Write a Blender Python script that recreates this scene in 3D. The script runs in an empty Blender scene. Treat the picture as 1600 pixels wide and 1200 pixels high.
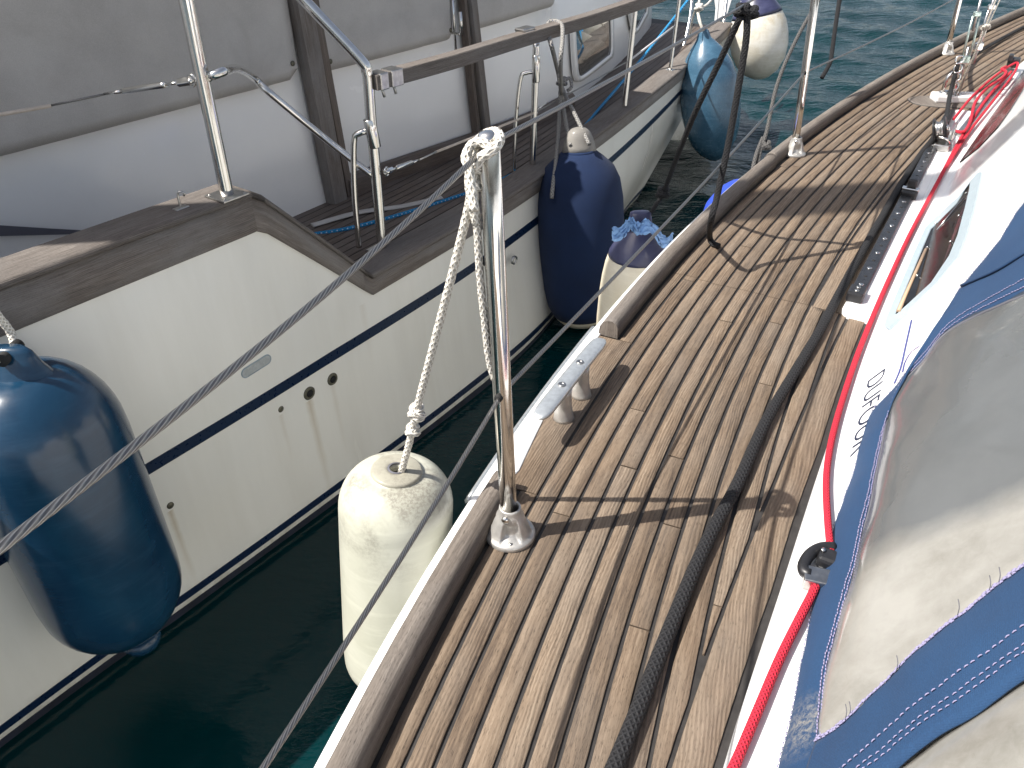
import bpy, math, random
import numpy as np
from mathutils import Vector, noise as mnoise
random.seed(7)
S = bpy.context.scene
C = S.collection
# ---------------------------------------------------------------- camera, sky, sun, exposure
CAM_H = 0.87; PITCH = math.radians(35); FPX = 1202.0
cam = bpy.data.objects.new('camera', bpy.data.cameras.new('camera')); C.objects.link(cam)
cam.location = (0, 0, CAM_H); cam.rotation_euler = (math.radians(90) - PITCH, 0, 0)
cam.data.sensor_width = 36; cam.data.lens = FPX/1600*36; cam.data.clip_start = .02; cam.data.clip_end = 3000
S.camera = cam
SUN = Vector((-.463, -.086, .61)).normalized()
w = bpy.data.worlds.new('World'); S.world = w; w.use_nodes = True
wn = w.node_tree; bg = wn.nodes['Background']
sky = wn.nodes.new('ShaderNodeTexSky'); sky.sky_type = 'NISHITA'; sky.sun_disc = False
sky.sun_elevation = math.asin(SUN.z); sky.sun_rotation = math.atan2(SUN.x, SUN.y)
sky.air_density = .8; sky.dust_density = 2.6; sky.ozone_density = .6
hsv = wn.nodes.new('ShaderNodeHueSaturation'); hsv.inputs['Saturation'].default_value = .62
wn.links.new(sky.outputs[0], hsv.inputs['Color']); wn.links.new(hsv.outputs[0], bg.inputs[0]); bg.inputs[1].default_value = .10
sl = bpy.data.lights.new('sun', 'SUN'); sl.energy = 4.9; sl.angle = math.radians(.42); sl.color = (1, .955, .89)
so = bpy.data.objects.new('sun', sl); C.objects.link(so); so.rotation_euler = SUN.to_track_quat('Z', 'Y').to_euler()
S.view_settings.view_transform = 'Standard'; S.view_settings.look = 'None'
S.view_settings.exposure = 0.74; S.view_settings.gamma = 1
S.cycles.max_bounces = 8; S.cycles.diffuse_bounces = 4; S.cycles.glossy_bounces = 4
S.cycles.caustics_reflective = False

# ---------------------------------------------------------------- survey helpers: photo pixel + known plane -> real position
cT, sT = math.cos(PITCH), math.sin(PITCH)
def ray(x, y):
    u = (x-800)/FPX; v = (y-600)/FPX
    return Vector((u, cT - v*sT, -(sT + v*cT)))
CAM = Vector((0, 0, CAM_H))
def P(x, y, z=0.0):
    r = ray(x, y); return CAM + r*((z-CAM_H)/r.z)
def PD(x, y, d): return CAM + ray(x, y)*d
def PV(x, y, a, b):                      # vertical plane through plan points a, b
    n = Vector((b[1]-a[1], -(b[0]-a[0]), 0)); r = ray(x, y)
    t = (n.dot(Vector((a[0], a[1], 0))) - n.dot(CAM))/n.dot(r); return CAM + r*t
def PN(x, y, p0, n):
    r = ray(x, y); return CAM + r*((Vector(p0)-CAM).dot(n)/r.dot(n))

def cr(pts, step=.03, closed=False):     # Catmull-Rom, resampled
    p = [Vector(q) for q in pts]; out = []
    if len(p) == 2:
        n = max(1, int((p[1]-p[0]).length/step)); return [p[0].lerp(p[1], i/n) for i in range(n+1)]
    m = len(p)
    for i in range(m if closed else m-1):
        if closed: a, b, c, d = p[i-1], p[i], p[(i+1) % m], p[(i+2) % m]
        else:
            b, c = p[i], p[i+1]; a = p[i-1] if i else b*2-c; d = p[i+2] if i+2 < m else c*2-b
        n = max(1, int((c-b).length/step))
        for k in range(n):
            t = k/n
            out.append(.5*((2*b)+(c-a)*t+(2*a-5*b+4*c-d)*t*t+(3*b-a-3*c+d)*t**3))
    if not closed: out.append(p[-1])
    return out

# ---------------------------------------------------------------- mesh helpers
class MB:
    def __init__(s): s.v = []; s.f = []; s.uv = []; s.r = []; s.sm = []
    def face(s, idx, uv=None, rnd=0., smooth=True):
        s.f.append(tuple(idx)); s.uv.append(uv or [(0, 0)]*len(idx)); s.r.append(rnd); s.sm.append(smooth)
    def grid(s, rows, uvs=None, rnd=0., smooth=True, closeu=False, flip=False):
        o = len(s.v); n = len(rows[0])
        for r in rows: s.v += [tuple(q) for q in r]
        for i in range(len(rows)-1):
            for j in range(n if closeu else n-1):
                k = (j+1) % n
                q = [(i, j), (i, k), (i+1, k), (i+1, j)]
                if flip: q = q[::-1]
                uv = None
                if uvs:
                    uv = []
                    for (a, b) in q:
                        bb = b
                        if closeu and j == n-1 and b == 0: bb = n
                        uv.append(uvs[a][bb])
                s.face([o+a*n+b for a, b in q], uv, rnd, smooth)
        return o
    def poly(s, pts, uv=None, rnd=0., smooth=False):
        o = len(s.v); s.v += [tuple(p) for p in pts]; s.face(range(o, o+len(pts)), uv, rnd, smooth)
    def box(s, c, sx, sy, sz, X=(1, 0, 0), Y=(0, 1, 0), Z=(0, 0, 1), bev=0., rnd=0.):
        c = Vector(c); X = Vector(X).normalized(); Y = Vector(Y).normalized(); Z = Vector(Z).normalized()
        # bevelled box as rounded-profile loft
        b = min(bev, sx*.45, sy*.45, sz*.45)
        def ring(ix, iy, z):
            pts = []
            hx, hy = sx/2-ix, sy/2-iy; bb = max(b-ix, 0)+1e-5
            for (qx, qy, a0) in ((1, 1, 0), (-1, 1, 90), (-1, -1, 180), (1, -1, 270)):
                for k in range(3 if b else 1):
                    a = math.radians(a0+(45*k if b else 45))
                    if b: px = qx*(hx-bb)+bb*math.cos(a); py = qy*(hy-bb)+bb*math.sin(a)
                    else: px, py = qx*hx, qy*hy
                    pts.append(c+X*px+Y*py+Z*z)
            return pts
        rows = [ring(0, 0, -sz/2), ring(0, 0, sz/2)] if not b else [ring(b, b, -sz/2), ring(b*.3, b*.3, -sz/2+b*.3), ring(0, 0, -sz/2+b), ring(0, 0, sz/2-b), ring(b*.3, b*.3, sz/2-b*.3), ring(b, b, sz/2)]
        n = len(rows[0])
        L = [0]
        for j in range(n): L.append(L[-1]+(rows[0][(j+1) % n]-rows[0][j]).length)
        uvs = [[(l, (r[0]-c).dot(Z)) for l in L] for r in rows]
        o = s.grid(rows, uvs, rnd, False, closeu=True)
        uvt = [((p-c).dot(X), (p-c).dot(Y)) for p in rows[0]]
        s.face([o+j for j in range(n)][::-1], uvt[::-1], rnd, False)
        e = o+(len(rows)-1)*n
        s.face([e+j for j in range(n)], uvt, rnd, False)
    def tube(s, pts, r, n=10, cap=True, strand=None, rnd=0., flat=1.0, smooth=True):
        pts = [Vector(p) for p in pts]; m = len(pts)
        T = [(pts[min(i+1, m-1)]-pts[max(i-1, 0)]).normalized() for i in range(m)]
        up = Vector((0, 0, 1)) if abs(T[0].z) < .9 else Vector((1, 0, 0))
        nx = T[0].cross(up).normalized(); rows = []; uvs = []; L = 0
        for i in range(m):
            if i: L += (pts[i]-pts[i-1]).length
            nx = (nx-T[i]*nx.dot(T[i]))
            nx = nx.normalized() if nx.length > 1e-6 else T[i].orthogonal().normalized()
            ny = T[i].cross(nx)
            rr = r[i] if isinstance(r, (list, tuple)) else r
            row = []; uv = []
            for j in range(n):
                a = 2*math.pi*j/n; q = rr
                if strand: q = rr*(1+strand[1]*abs(math.cos(strand[0]/2*(a)+math.pi*L/strand[2]))-strand[1]*.6)
                row.append(pts[i]+nx*math.cos(a)*q+ny*math.sin(a)*q*flat)
            for j in range(n+1): uv.append((j/n, L))
            rows.append(row); uvs.append(uv)
        o = s.grid(rows, uvs, rnd, smooth, closeu=True, flip=True)
        if cap:
            s.face([o+j for j in range(n)], None, rnd, False)
            e = o+(m-1)*n; s.face([e+j for j in range(n)][::-1], None, rnd, False)
    def lathe(s, base, axis, prof, n=32, rfun=None, rnd=0., cap=True):   # prof (r, h) along axis from base
        base = Vector(base); ax = Vector(axis).normalized()
        X = ax.orthogonal().normalized()
        if abs(ax.z) > .5:
            X = Vector((1, 0, 0)); X = (X-ax*X.dot(ax)).normalized()
        Y = ax.cross(X); rows = []; uvs = []; L = 0; pr = None
        for (r, h) in prof:
            if pr: L += math.hypot(r-pr[0], h-pr[1])
            pr = (r, h); row = []
            for j in range(n):
                a = 2*math.pi*j/n; q = r*(rfun(a, h) if rfun else 1)
                row.append(base+ax*h+X*math.cos(a)*q+Y*math.sin(a)*q)
            rows.append(row); uvs.append([(j/n, L) for j in range(n+1)])
        o = s.grid(rows, uvs, rnd, True, closeu=True)
        if cap:
            s.face([o+j for j in range(n)][::-1], None, rnd, True); e = o+(len(prof)-1)*n; s.face([e+j for j in range(n)], None, rnd, True)
    def sweep(s, path, prof, rnd=0., smooth=True, closed=False, cap=False, zf=None, up=None):
        path = [Vector(p) for p in path]; m = len(path); rows = []; uvs = []; L = 0
        A = [0]
        for k in range(1, len(prof)+(1 if closed else 0)):
            a, b = prof[k-1], prof[k % len(prof)]; A.append(A[-1]+math.hypot(a[0]-b[0], a[1]-b[1]))
        for i in range(m):
            if i: L += (path[i]-path[i-1]).length
            t = (path[min(i+1, m-1)]-path[max(i-1, 0)]).normalized()
            side = Vector((t.y, -t.x, 0)).normalized()
            U = side.cross(t).normalized() if up is None else Vector(up)
            if up is None and U.z < 0: U = -U
            rows.append([path[i]+side*a+U*b for a, b in prof]); uvs.append([(q, L) for q in A])
        o = s.grid(rows, uvs, rnd, smooth, closeu=closed, flip=True)
        if cap and closed:
            n = len(prof); s.face([o+j for j in range(n)], [(p[0], p[1]) for p in prof], rnd, False)
            e = o+(m-1)*n; s.face([e+j for j in range(n)][::-1], [(p[0], p[1]) for p in prof][::-1], rnd, False)
    def build(s, name, mat, parent=None, fix=True):
        me = bpy.data.meshes.new(name); me.from_pydata([tuple(v) for v in s.v], [], s.f)
        ul = me.uv_layers.new(name='UVMap'); k = 0
        flat = [c for uv in s.uv for p in uv for c in p]; ul.data.foreach_set('uv', flat)
        at = me.attributes.new('rnd', 'FLOAT', 'FACE'); at.data.foreach_set('value', s.r)
        me.polygons.foreach_set('use_smooth', s.sm)
        me.update()
        if fix:
            import bmesh
            b = bmesh.new(); b.from_mesh(me); bmesh.ops.recalc_face_normals(b, faces=b.faces); b.to_mesh(me); b.free()
        me.materials.append(mat)
        o = bpy.data.objects.new(name, me); C.objects.link(o)
        if parent is not None:
            o.parent = parent
            if parent.type == 'MESH' or True: o.matrix_parent_inverse = Matrix_inv(parent)
        return o
from mathutils import Matrix
def Matrix_inv(p):
    m = Matrix.Identity(4); q = p
    loc = Vector((0, 0, 0))
    while q is not None: loc += q.location; q = q.parent
    # every empty is only translated; cancel the translation so meshes stay in world coordinates
    return Matrix.Translation(-loc) if p.parent is None else Matrix.Identity(4) if p.type == 'MESH' else Matrix.Translation(-loc)
def thing(name, label, cat, loc=(0, 0, 0), group=None):
    o = bpy.data.objects.new(name, None); C.objects.link(o); o.location = loc; o.empty_display_size = .05
    o['label'] = label; o['category'] = cat
    if group: o['group'] = group
    return o
def tag(o, label, cat, group=None):
    o['label'] = label; o['category'] = cat
    if group: o['group'] = group
    return o
def structure(o): o['kind'] = 'structure'; return o

# ---------------------------------------------------------------- material helpers
class NT:
    def __init__(s, name, rough=.5, metal=0., **kw):
        s.m = bpy.data.materials.new(name); s.m.use_nodes = True; s.t = s.m.node_tree; s.b = s.t.nodes['Principled BSDF']
        s.b.inputs['Roughness'].default_value = rough; s.b.inputs['Metallic'].default_value = metal
        for k, v in kw.items(): s.b.inputs[k.replace('_', ' ')].default_value = v
        s._uv = None
    def n(s, t): return s.t.nodes.new(t)
    def l(s, a, b): s.t.links.new(a, b)
    def uv(s):
        if not s._uv:
            s._uv = s.n('ShaderNodeUVMap'); s._uv.uv_map = 'UVMap'; s.sep = s.n('ShaderNodeSeparateXYZ'); s.l(s._uv.outputs[0], s.sep.inputs[0])
        return s.sep.outputs
    def pos(s): return s.n('ShaderNodeNewGeometry').outputs['Position']
    def rnd(s):
        a = s.n('ShaderNodeAttribute'); a.attribute_name = 'rnd'; return a.outputs['Fac']
    def math(s, op, a, b=None, clamp=False):
        q = s.n('ShaderNodeMath'); q.operation = op; q.use_clamp = clamp
        for i, x in enumerate((a, b)):
            if x is None: continue
            if isinstance(x, (int, float)): q.inputs[i].default_value = x
            else: s.l(x, q.inputs[i])
        return q.outputs[0]
    def comb(s, x, y, z=0.):
        q = s.n('ShaderNodeCombineXYZ')
        for i, v in enumerate((x, y, z)):
            if isinstance(v, (int, float)): q.inputs[i].default_value = v
            else: s.l(v, q.inputs[i])
        return q.outputs[0]
    def noise(s, vec, scale, detail=4, rough=.55, dist=0.):
        q = s.n('ShaderNodeTexNoise'); q.inputs['Scale'].default_value = scale; q.inputs['Detail'].default_value = detail
        q.inputs['Roughness'].default_value = rough; q.inputs['Distortion'].default_value = dist
        if vec is not None: s.l(vec, q.inputs['Vector'])
        return q.outputs['Fac']
    def ramp(s, fac, stops):
        q = s.n('ShaderNodeValToRGB'); s.l(fac, q.inputs[0]); e = q.color_ramp.elements
        while len(e) < len(stops): e.new(.5)
        for i, (p, c) in enumerate(stops):
            e[i].position = p
            e[i].color = (*c, 1) if isinstance(c, tuple) else (c, c, c, 1)
        return q.outputs[0]
    def mix(s, fac, a, b, mode='MIX'):
        q = s.n('ShaderNodeMix'); q.data_type = 'RGBA'; q.blend_type = mode
        if isinstance(fac, (int, float)): q.inputs[0].default_value = fac
        else: s.l(fac, q.inputs[0])
        for i, x in ((6, a), (7, b)):
            if isinstance(x, tuple): q.inputs[i].default_value = (*x, 1)
            else: s.l(x, q.inputs[i])
        return q.outputs[2]
    def col(s, c):
        if isinstance(c, tuple): s.b.inputs['Base Color'].default_value = (*c, 1)
        else: s.l(c, s.b.inputs['Base Color'])
        return s
    def rough(s, x): s.l(x, s.b.inputs['Roughness']); return s
    def bump(s, h, strength=.3, dist=.001):
        q = s.n('ShaderNodeBump'); q.inputs['Strength'].default_value = strength; q.inputs['Distance'].default_value = dist
        s.l(h, q.inputs['Height']); s.l(q.outputs[0], s.b.inputs['Normal']); return s

def wood(name, stops, grey=(.30, .28, .26), greyamt=.35, ridge=.5, rough=.75, lines=1.0, knots=True):
    k = NT(name, rough); u, v, _ = k.uv(); r = k.rnd()
    u2 = k.math('ADD', u, k.math('MULTIPLY', r, 7.3)); r13 = k.math('MULTIPLY', r, 13.1)
    wob = k.noise(k.comb(k.math('MULTIPLY', u2, 14), k.math('MULTIPLY', v, 1.6), r13), 1.0, 3)
    uw = k.math('ADD', u2, k.math('MULTIPLY', wob, .008))
    g1 = k.noise(k.comb(uw, k.math('MULTIPLY', v, .045), r13), 340, 3, .6)        # fine fibres
    g2 = k.noise(k.comb(uw, k.math('MULTIPLY', v, .03), k.math('ADD', r13, 4.0)), 95, 3, .55)   # growth bands
    g3 = k.noise(k.comb(u2, k.math('MULTIPLY', v, .35), r13), 16, 4, .6)        # blotches
    pores = k.noise(k.comb(u2, k.math('MULTIPLY', v, .10), r13), 1000, 2, .6)
    wl = k.math('SINE', k.math('MULTIPLY', k.math('ADD', uw, k.math('MULTIPLY', k.noise(k.comb(k.math('MULTIPLY', u2, 3), k.math('MULTIPLY', v, .9), r13), 3.0, 2), .05)), 1300))
    f = k.math('ADD', k.math('MULTIPLY', g1, .50), k.math('MULTIPLY', g2, .30))
    f = k.math('ADD', f, k.math('MULTIPLY', g3, .20)); f = k.math('ADD', f, k.math('MULTIPLY', k.math('SUBTRACT', r, .5), .13))
    # some planks quarter-sawn with strong ridged lines
    sel = k.math('GREATER_THAN', k.math('FRACT', k.math('MULTIPLY', r, 17.7)), .5)
    f = k.math('ADD', f, k.math('MULTIPLY', k.math('MULTIPLY', wl, sel), .045*lines))
    c = k.ramp(f, stops)
    c = k.mix(k.math('MULTIPLY', k.ramp(k.noise(k.comb(u2, k.math('MULTIPLY', v, .4), k.math('ADD', r13, 9.)), 9, 4, .6), [(.4, 0.), (.68, 1.)]), greyamt), c, grey)
    pf = k.ramp(pores, [(.30, 1.), (.43, 0.)])
    c = k.mix(k.math('MULTIPLY', pf, .5), c, tuple(x*.35 for x in stops[0][1]))
    k.col(c)
    h = k.math('ADD', k.math('MULTIPLY', g1, 1.0), k.math('MULTIPLY', k.math('MULTIPLY', wl, sel), .3))
    h = k.math('SUBTRACT', h, k.math('MULTIPLY', pf, .5))
    k.bump(h, ridge, .0012); return k.m

M = {}
M['teak'] = wood('deck_teak', [(.30, (.048, .031, .020)), (.44, (.124, .086, .056)), (.56, (.188, .137, .093)), (.72, (.275, .213, .153))], grey=(.172, .146, .120), greyamt=.4, ridge=.55)
M['teak_grey'] = wood('weathered_teak', [(.28, (.060, .048, .040)), (.48, (.135, .112, .093)), (.62, (.21, .18, .152)), (.8, (.34, .30, .26))], grey=(.165, .152, .14), greyamt=.5, ridge=.8, rough=.85)
M['teak_cap'] = wood('cap_rail_teak', [(.28, (.065, .053, .045)), (.48, (.135, .115, .10)), (.62, (.20, .175, .155)), (.8, (.31, .28, .25))], grey=(.16, .15, .14), greyamt=.5, ridge=.8, rough=.85)
M['teak_old'] = wood('old_brown_teak', [(.28, (.075, .060, .050)), (.48, (.16, .135, .115)), (.62, (.23, .20, .175)), (.8, (.33, .295, .26))], grey=(.22, .21, .20), greyamt=.8, ridge=.5, rough=.7)
M['teak_dark'] = wood('dark_teak', [(.28, (.055, .038, .028)), (.48, (.11, .082, .064)), (.62, (.16, .125, .10)), (.8, (.24, .19, .155))], grey=(.15, .135, .125), greyamt=.5, ridge=.5, rough=.6)

def plain(name, c, rough=.5, metal=0., var=.0, vs=8, bump=0., bs=300, **kw):
    k = NT(name, rough, metal, **kw)
    if var or bump:
        p = k.pos()
        if var:
            f = k.noise(p, vs, 6, .6)
            k.col(k.mix(k.ramp(f, [(.35, 0.), (.65, 1.)]), tuple(x*(1-var) for x in c), tuple(min(1, x*(1+var*.5)) for x in c)))
            k.rough(k.math('ADD', k.math('MULTIPLY', k.noise(p, vs*2.3, 5), .25), max(rough-.12, .02)))
        else: k.col(c)
        if bump: k.bump(k.noise(p, bs, 3), bump, .0008)
    else: k.col(c)
    return k.m
M['caulk'] = plain('black_caulk', (.028, .025, .023), .6, var=.3, vs=60, bump=.4)
M['chrome'] = plain('stainless_steel', (.78, .76, .72), .10, 1., var=.06, vs=30)
M['steel_dull'] = plain('dull_steel', (.50, .49, .47), .32, 1., var=.2, vs=60)
M['alu'] = plain('anodised_aluminium', (.60, .63, .64), .38, .75, var=.13, vs=90, bump=.1, bs=900)
M['cast'] = plain('cast_aluminium', (.52, .505, .475), .40, .6, var=.15, vs=70, bump=.25, bs=400)
M['black'] = plain('black_plastic', (.018, .018, .02), .38, var=.3, vs=50)
M['black_track'] = plain('black_anodised_track', (.05, .053, .06), .30, .6, var=.3, vs=80)
M['gel_near'] = plain('white_gelcoat', (.80, .80, .79), .22, var=.035, vs=4, Coat_Weight=.4, Coat_Roughness=.08)
M['cream'] = plain('cream_moulding', (.78, .70, .58), .4, var=.06, vs=20)
M['blue_paint'] = plain('blue_lettering', (.03, .05, .22), .4)
M['black_paint'] = plain('dark_lettering', (.03, .035, .06), .4)
M['darkglass'] = plain('smoked_acrylic', (.010, .009, .009), .16, var=.4, vs=18, Specular_IOR_Level=.25)
M['tanstrip'] = plain('tan_sealing_strip', (.42, .29, .19), .5, var=.1)
M['reveal'] = plain('pale_blue_frame', (.33, .40, .44), .35, var=.06, vs=60)
M['hole'] = plain('dark_hollow', (.01, .01, .01), .8)
M['bronze'] = plain('tarnished_bronze', (.16, .15, .11), .5, .6, var=.4, vs=200)

# left boat topsides: cream gelcoat with chalky streaks and rust runs
def hull_mat():
    k = NT('aged_cream_topsides', .2, Coat_Weight=.35, Coat_Roughness=.12); p = k.pos()
    sp = k.n('ShaderNodeSeparateXYZ'); k.l(p, sp.inputs[0])
    along = k.math('ADD', k.math('MULTIPLY', sp.outputs[0], .574), k.math('MULTIPLY', sp.outputs[1], .819))
    st = k.noise(k.comb(along, k.math('MULTIPLY', sp.outputs[2], .12), 0.), 7, 5, .6)
    cl = k.noise(p, 2.2, 5, .55)
    c = k.mix(k.ramp(st, [(.42, 0.), (.72, .45)]), (.88, .86, .78), (.74, .71, .62))
    c = k.mix(k.ramp(cl, [(.4, 0.), (.75, .35)]), c, (.76, .76, .73))
    def run(x, y, wd, ln, amt):
        q = PV(x, y, *HP); a0 = q.x*.574+q.y*.819
        d = k.math('ABSOLUTE', k.math('SUBTRACT', along, a0-.004))
        wob = k.math('ADD', d, k.math('MULTIPLY', k.math('SUBTRACT', k.noise(p, 25, 3), .5), .012))
        a = k.math('SUBTRACT', 1., k.math('DIVIDE', wob, wd), clamp=True)
        b = k.math('MULTIPLY', k.math('LESS_THAN', sp.outputs[2], q.z-.012), k.math('SUBTRACT', 1., k.math('DIVIDE', k.math('SUBTRACT', q.z, sp.outputs[2]), ln), clamp=True))
        return k.math('MULTIPLY', k.math('MULTIPLY', a, b), amt)
    for args in ((478, 618, .020, .50, .5), (514, 595, .015, .35, .2), (262, 790, .014, .35, .55), (434, 640, .012, .22, .22), (565, 470, .02, .3, .15)):
        c = k.mix(run(*args), c, (.42, .30, .13))
    # scum line just above the water
    sc = k.math('MULTIPLY', k.ramp(k.noise(p, 18, 5, .7), [(.4, 0.), (.6, 1.)]), k.ramp(k.math('ADD', sp.outputs[2], 1.15), [(.0, 1.), (.09, 0.)]))
    c = k.mix(k.math('MULTIPLY', sc, .5), c, (.33, .31, .2))
    k.col(c); k.rough(k.math('ADD', .14, k.math('MULTIPLY', st, .2)))
    return k.m
HP = ((-1.40, 1.157), (.234, 3.5))      # plan line of the left topsides amidships
M['hull_left'] = hull_mat()
M['house'] = plain('white_cabin_gelcoat', (.88, .865, .83), .22, var=.03, vs=2.5, Coat_Weight=.15, Coat_Roughness=.08)
M['navy'] = plain('navy_stripe', (.004, .016, .048), .3, var=.15, vs=40)
M['antifoul'] = plain('dark_antifoul', (.012, .016, .03), .7, var=.5, vs=15)
def canvas(name, c1, c2, sc=1500, rough=.9, stain=None, extra=None):
    k = NT(name, rough); u, v, _ = k.uv(); p = k.pos()
    f = k.noise(p, 5, 5, .6); c = k.mix(k.ramp(f, [(.35, 0.), (.7, 1.)]), c1, c2)
    f2 = k.noise(p, 420, 2, .7); c = k.mix(k.math('MULTIPLY', k.ramp(f2, [(.35, 0.), (.7, 1.)]), .3), c, tuple(min(1, x*1.5) for x in c2))
    if stain: c = k.mix(k.ramp(k.noise(p, 3.1, 6, .65, .6), [(.50, 0.), (.78, .4)]), c, stain)
    if extra: c = extra(k, c)
    k.col(c)
    wv = k.math('ADD', k.math('SINE', k.math('MULTIPLY', u, sc*2)), k.math('SINE', k.math('MULTIPLY', v, sc*2)))
    k.bump(k.math('ADD', k.math('MULTIPLY', wv, .25), k.noise(p, 900, 2)), .35, .0006)
    k.b.inputs['Sheen Weight'].default_value = .03
    return k.m
M['canvas_grey'] = canvas('grey_canvas', (.40, .38, .355), (.49, .47, .44), stain=(.30, .27, .24))
def scuff(k, c):
    p = k.pos(); d = k.n('ShaderNodeVectorMath'); d.operation = 'DISTANCE'; k.l(p, d.inputs[0]); d.inputs[1].default_value = tuple(SCUFF)
    a = k.math('SUBTRACT', 1., k.math('DIVIDE', d.outputs['Value'], .055), clamp=True)
    return k.mix(k.math('MULTIPLY', k.math('MULTIPLY', a, 1.4), k.ramp(k.noise(p, 140, 6, .75, .3), [(.42, 0.), (.66, .55)]), clamp=True), c, (.36, .33, .26))
SCUFF = (.331, .479, .066)
M['canvas_blue'] = canvas('blue_canvas', (.006, .030, .082), (.009, .041, .105), extra=scuff)
M['cover_navy'] = canvas('navy_fleece', (.001, .010, .042), (.002, .016, .062))
M['thread'] = plain('lavender_thread', (.25, .23, .36), .8)
M['binding'] = plain('grey_binding', (.10, .10, .12), .7)
def vinyl():
    k = NT('clouded_clear_vinyl', .2); p = k.pos()
    f = k.noise(p, 5.5, 6, .6, .5); g = k.noise(p, 17, 5, .6, .3)
    sp = k.n('ShaderNodeSeparateXYZ'); k.l(p, sp.inputs[0])
    # soft shadow painted grey-blue into the forward upper part; the rest is milky vinyl
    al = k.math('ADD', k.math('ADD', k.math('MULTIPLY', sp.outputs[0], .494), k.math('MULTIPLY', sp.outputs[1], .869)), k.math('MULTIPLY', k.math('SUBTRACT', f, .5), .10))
    shade_mask = k.ramp(k.math('SUBTRACT', al, .30), [(.50, 0.), (.56, 1.)])
    c = k.mix(k.ramp(k.math('ADD', k.math('MULTIPLY', f, .6), k.math('MULTIPLY', g, .4)), [(.36, 0.), (.62, 1.)]), (.29, .28, .25), (.44, .43, .40))
    c = k.mix(k.math('MULTIPLY', k.ramp(k.noise(p, 55, 5, .7, .6), [(.42, 0.), (.66, .5)]), .5), c, (.50, .49, .46))
    c = k.mix(k.math('MULTIPLY', shade_mask, .85), c, (.17, .185, .20))
    k.col(c); k.rough(k.math('ADD', .10, k.math('MULTIPLY', g, .12)))
    k.b.inputs['IOR'].default_value = 1.5; k.b.inputs['Coat Weight'].default_value = .6; k.b.inputs['Coat Roughness'].default_value = .06
    tr = k.n('ShaderNodeBsdfTransparent'); tr.inputs[0].default_value = (.86, .86, .83, 1)
    tl = k.n('ShaderNodeBsdfTranslucent'); k.l(c, tl.inputs[0])
    m1 = k.n('ShaderNodeMixShader'); m1.inputs[0].default_value = .25; k.l(k.b.outputs[0], m1.inputs[1]); k.l(tl.outputs[0], m1.inputs[2])
    m2 = k.n('ShaderNodeMixShader'); k.l(k.math('ADD', .10, k.math('MULTIPLY', shade_mask, .18)), m2.inputs[0]); k.l(m1.outputs[0], m2.inputs[1]); k.l(tr.outputs[0], m2.inputs[2])
    k.l(m2.outputs[0], k.t.nodes['Material Output'].inputs[0])
    k.bump(k.noise(p, 4, 2, .4), .25, .006)
    return k.m
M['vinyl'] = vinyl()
def rope(name, c1, c2, k1=6, pitch=.012, bump=.9, fleck=None, rough=.85):
    k = NT(name, rough); u, v, _ = k.uv()
    a = k.math('MULTIPLY', u, 2*math.pi*k1); b = k.math('MULTIPLY', v, 2*math.pi/pitch)
    s1 = k.math('SINE', k.math('ADD', a, b)); s2 = k.math('SINE', k.math('SUBTRACT', a, b))
    h = k.math('MAXIMUM', s1, s2)
    hh = k.math('ADD', h, k.math('MULTIPLY', k.noise(k.pos(), 900, 2), .6))
    c = k.mix(k.ramp(h, [(.0, 0.), (.7, 1.)]), c2, c1)
    c = k.mix(k.math('MULTIPLY', k.ramp(k.noise(k.pos(), 30, 4, .7), [(.4, 0.), (.7, 1.)]), .45), c, tuple(.5*(x+y) for x, y in zip(c1, c2)))
    if fleck: c = k.mix(k.math('GREATER_THAN', k.math('MULTIPLY', k.math('SINE', k.math('MULTIPLY', k.math('ADD', a, b), .34)), k.math('SINE', k.math('MULTIPLY', k.math('SUBTRACT', a, b), .34))), .82), c, fleck)
    k.col(c); k.bump(hh, bump, .0012); return k.m
M['rope_white'] = rope('white_braided_rope', (.80, .77, .70), (.50, .46, .39), 5, .011)
M['rope_black'] = rope('black_braided_rope', (.012, .012, .014), (.003, .003, .004), 7, .010, rough=.8)
M['rope_red'] = rope('red_braided_rope', (.66, .02, .05), (.42, .012, .028), 6, .0065)
M['rope_blue'] = rope('blue_braided_rope', (.02, .27, .52), (.01, .15, .36), 4, .014, fleck=(.5, .6, .7))
M['rope_grey'] = rope('grey_braided_rope', (.34, .33, .31), (.12, .115, .105), 4, .014, fleck=(.05, .06, .1))
M['rope_slate'] = rope('slate_rope', (.11, .105, .10), (.04, .04, .04), 4, .014)
M['rope_pale'] = rope('pale_thin_cord', (.66, .63, .55), (.3, .28, .24), 3, .01)
def wire(name):
    k = NT(name, .28, .9); u, v, _ = k.uv()
    s = k.math('SINE', k.math('ADD', k.math('MULTIPLY', u, 2*math.pi*9), k.math('MULTIPLY', v, 2*math.pi/.009)))
    k.col(k.mix(k.ramp(s, [(.0, 0.), (1., 1.)]), (.17, .165, .16), (.42, .41, .39))); k.bump(s, .4, .0004); return k.m
M['wire'] = wire('stranded_steel_wire')
M['wire_sleeve'] = plain('aged_white_sleeve', (.58, .50, .42), .5, var=.12, vs=40)
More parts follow.
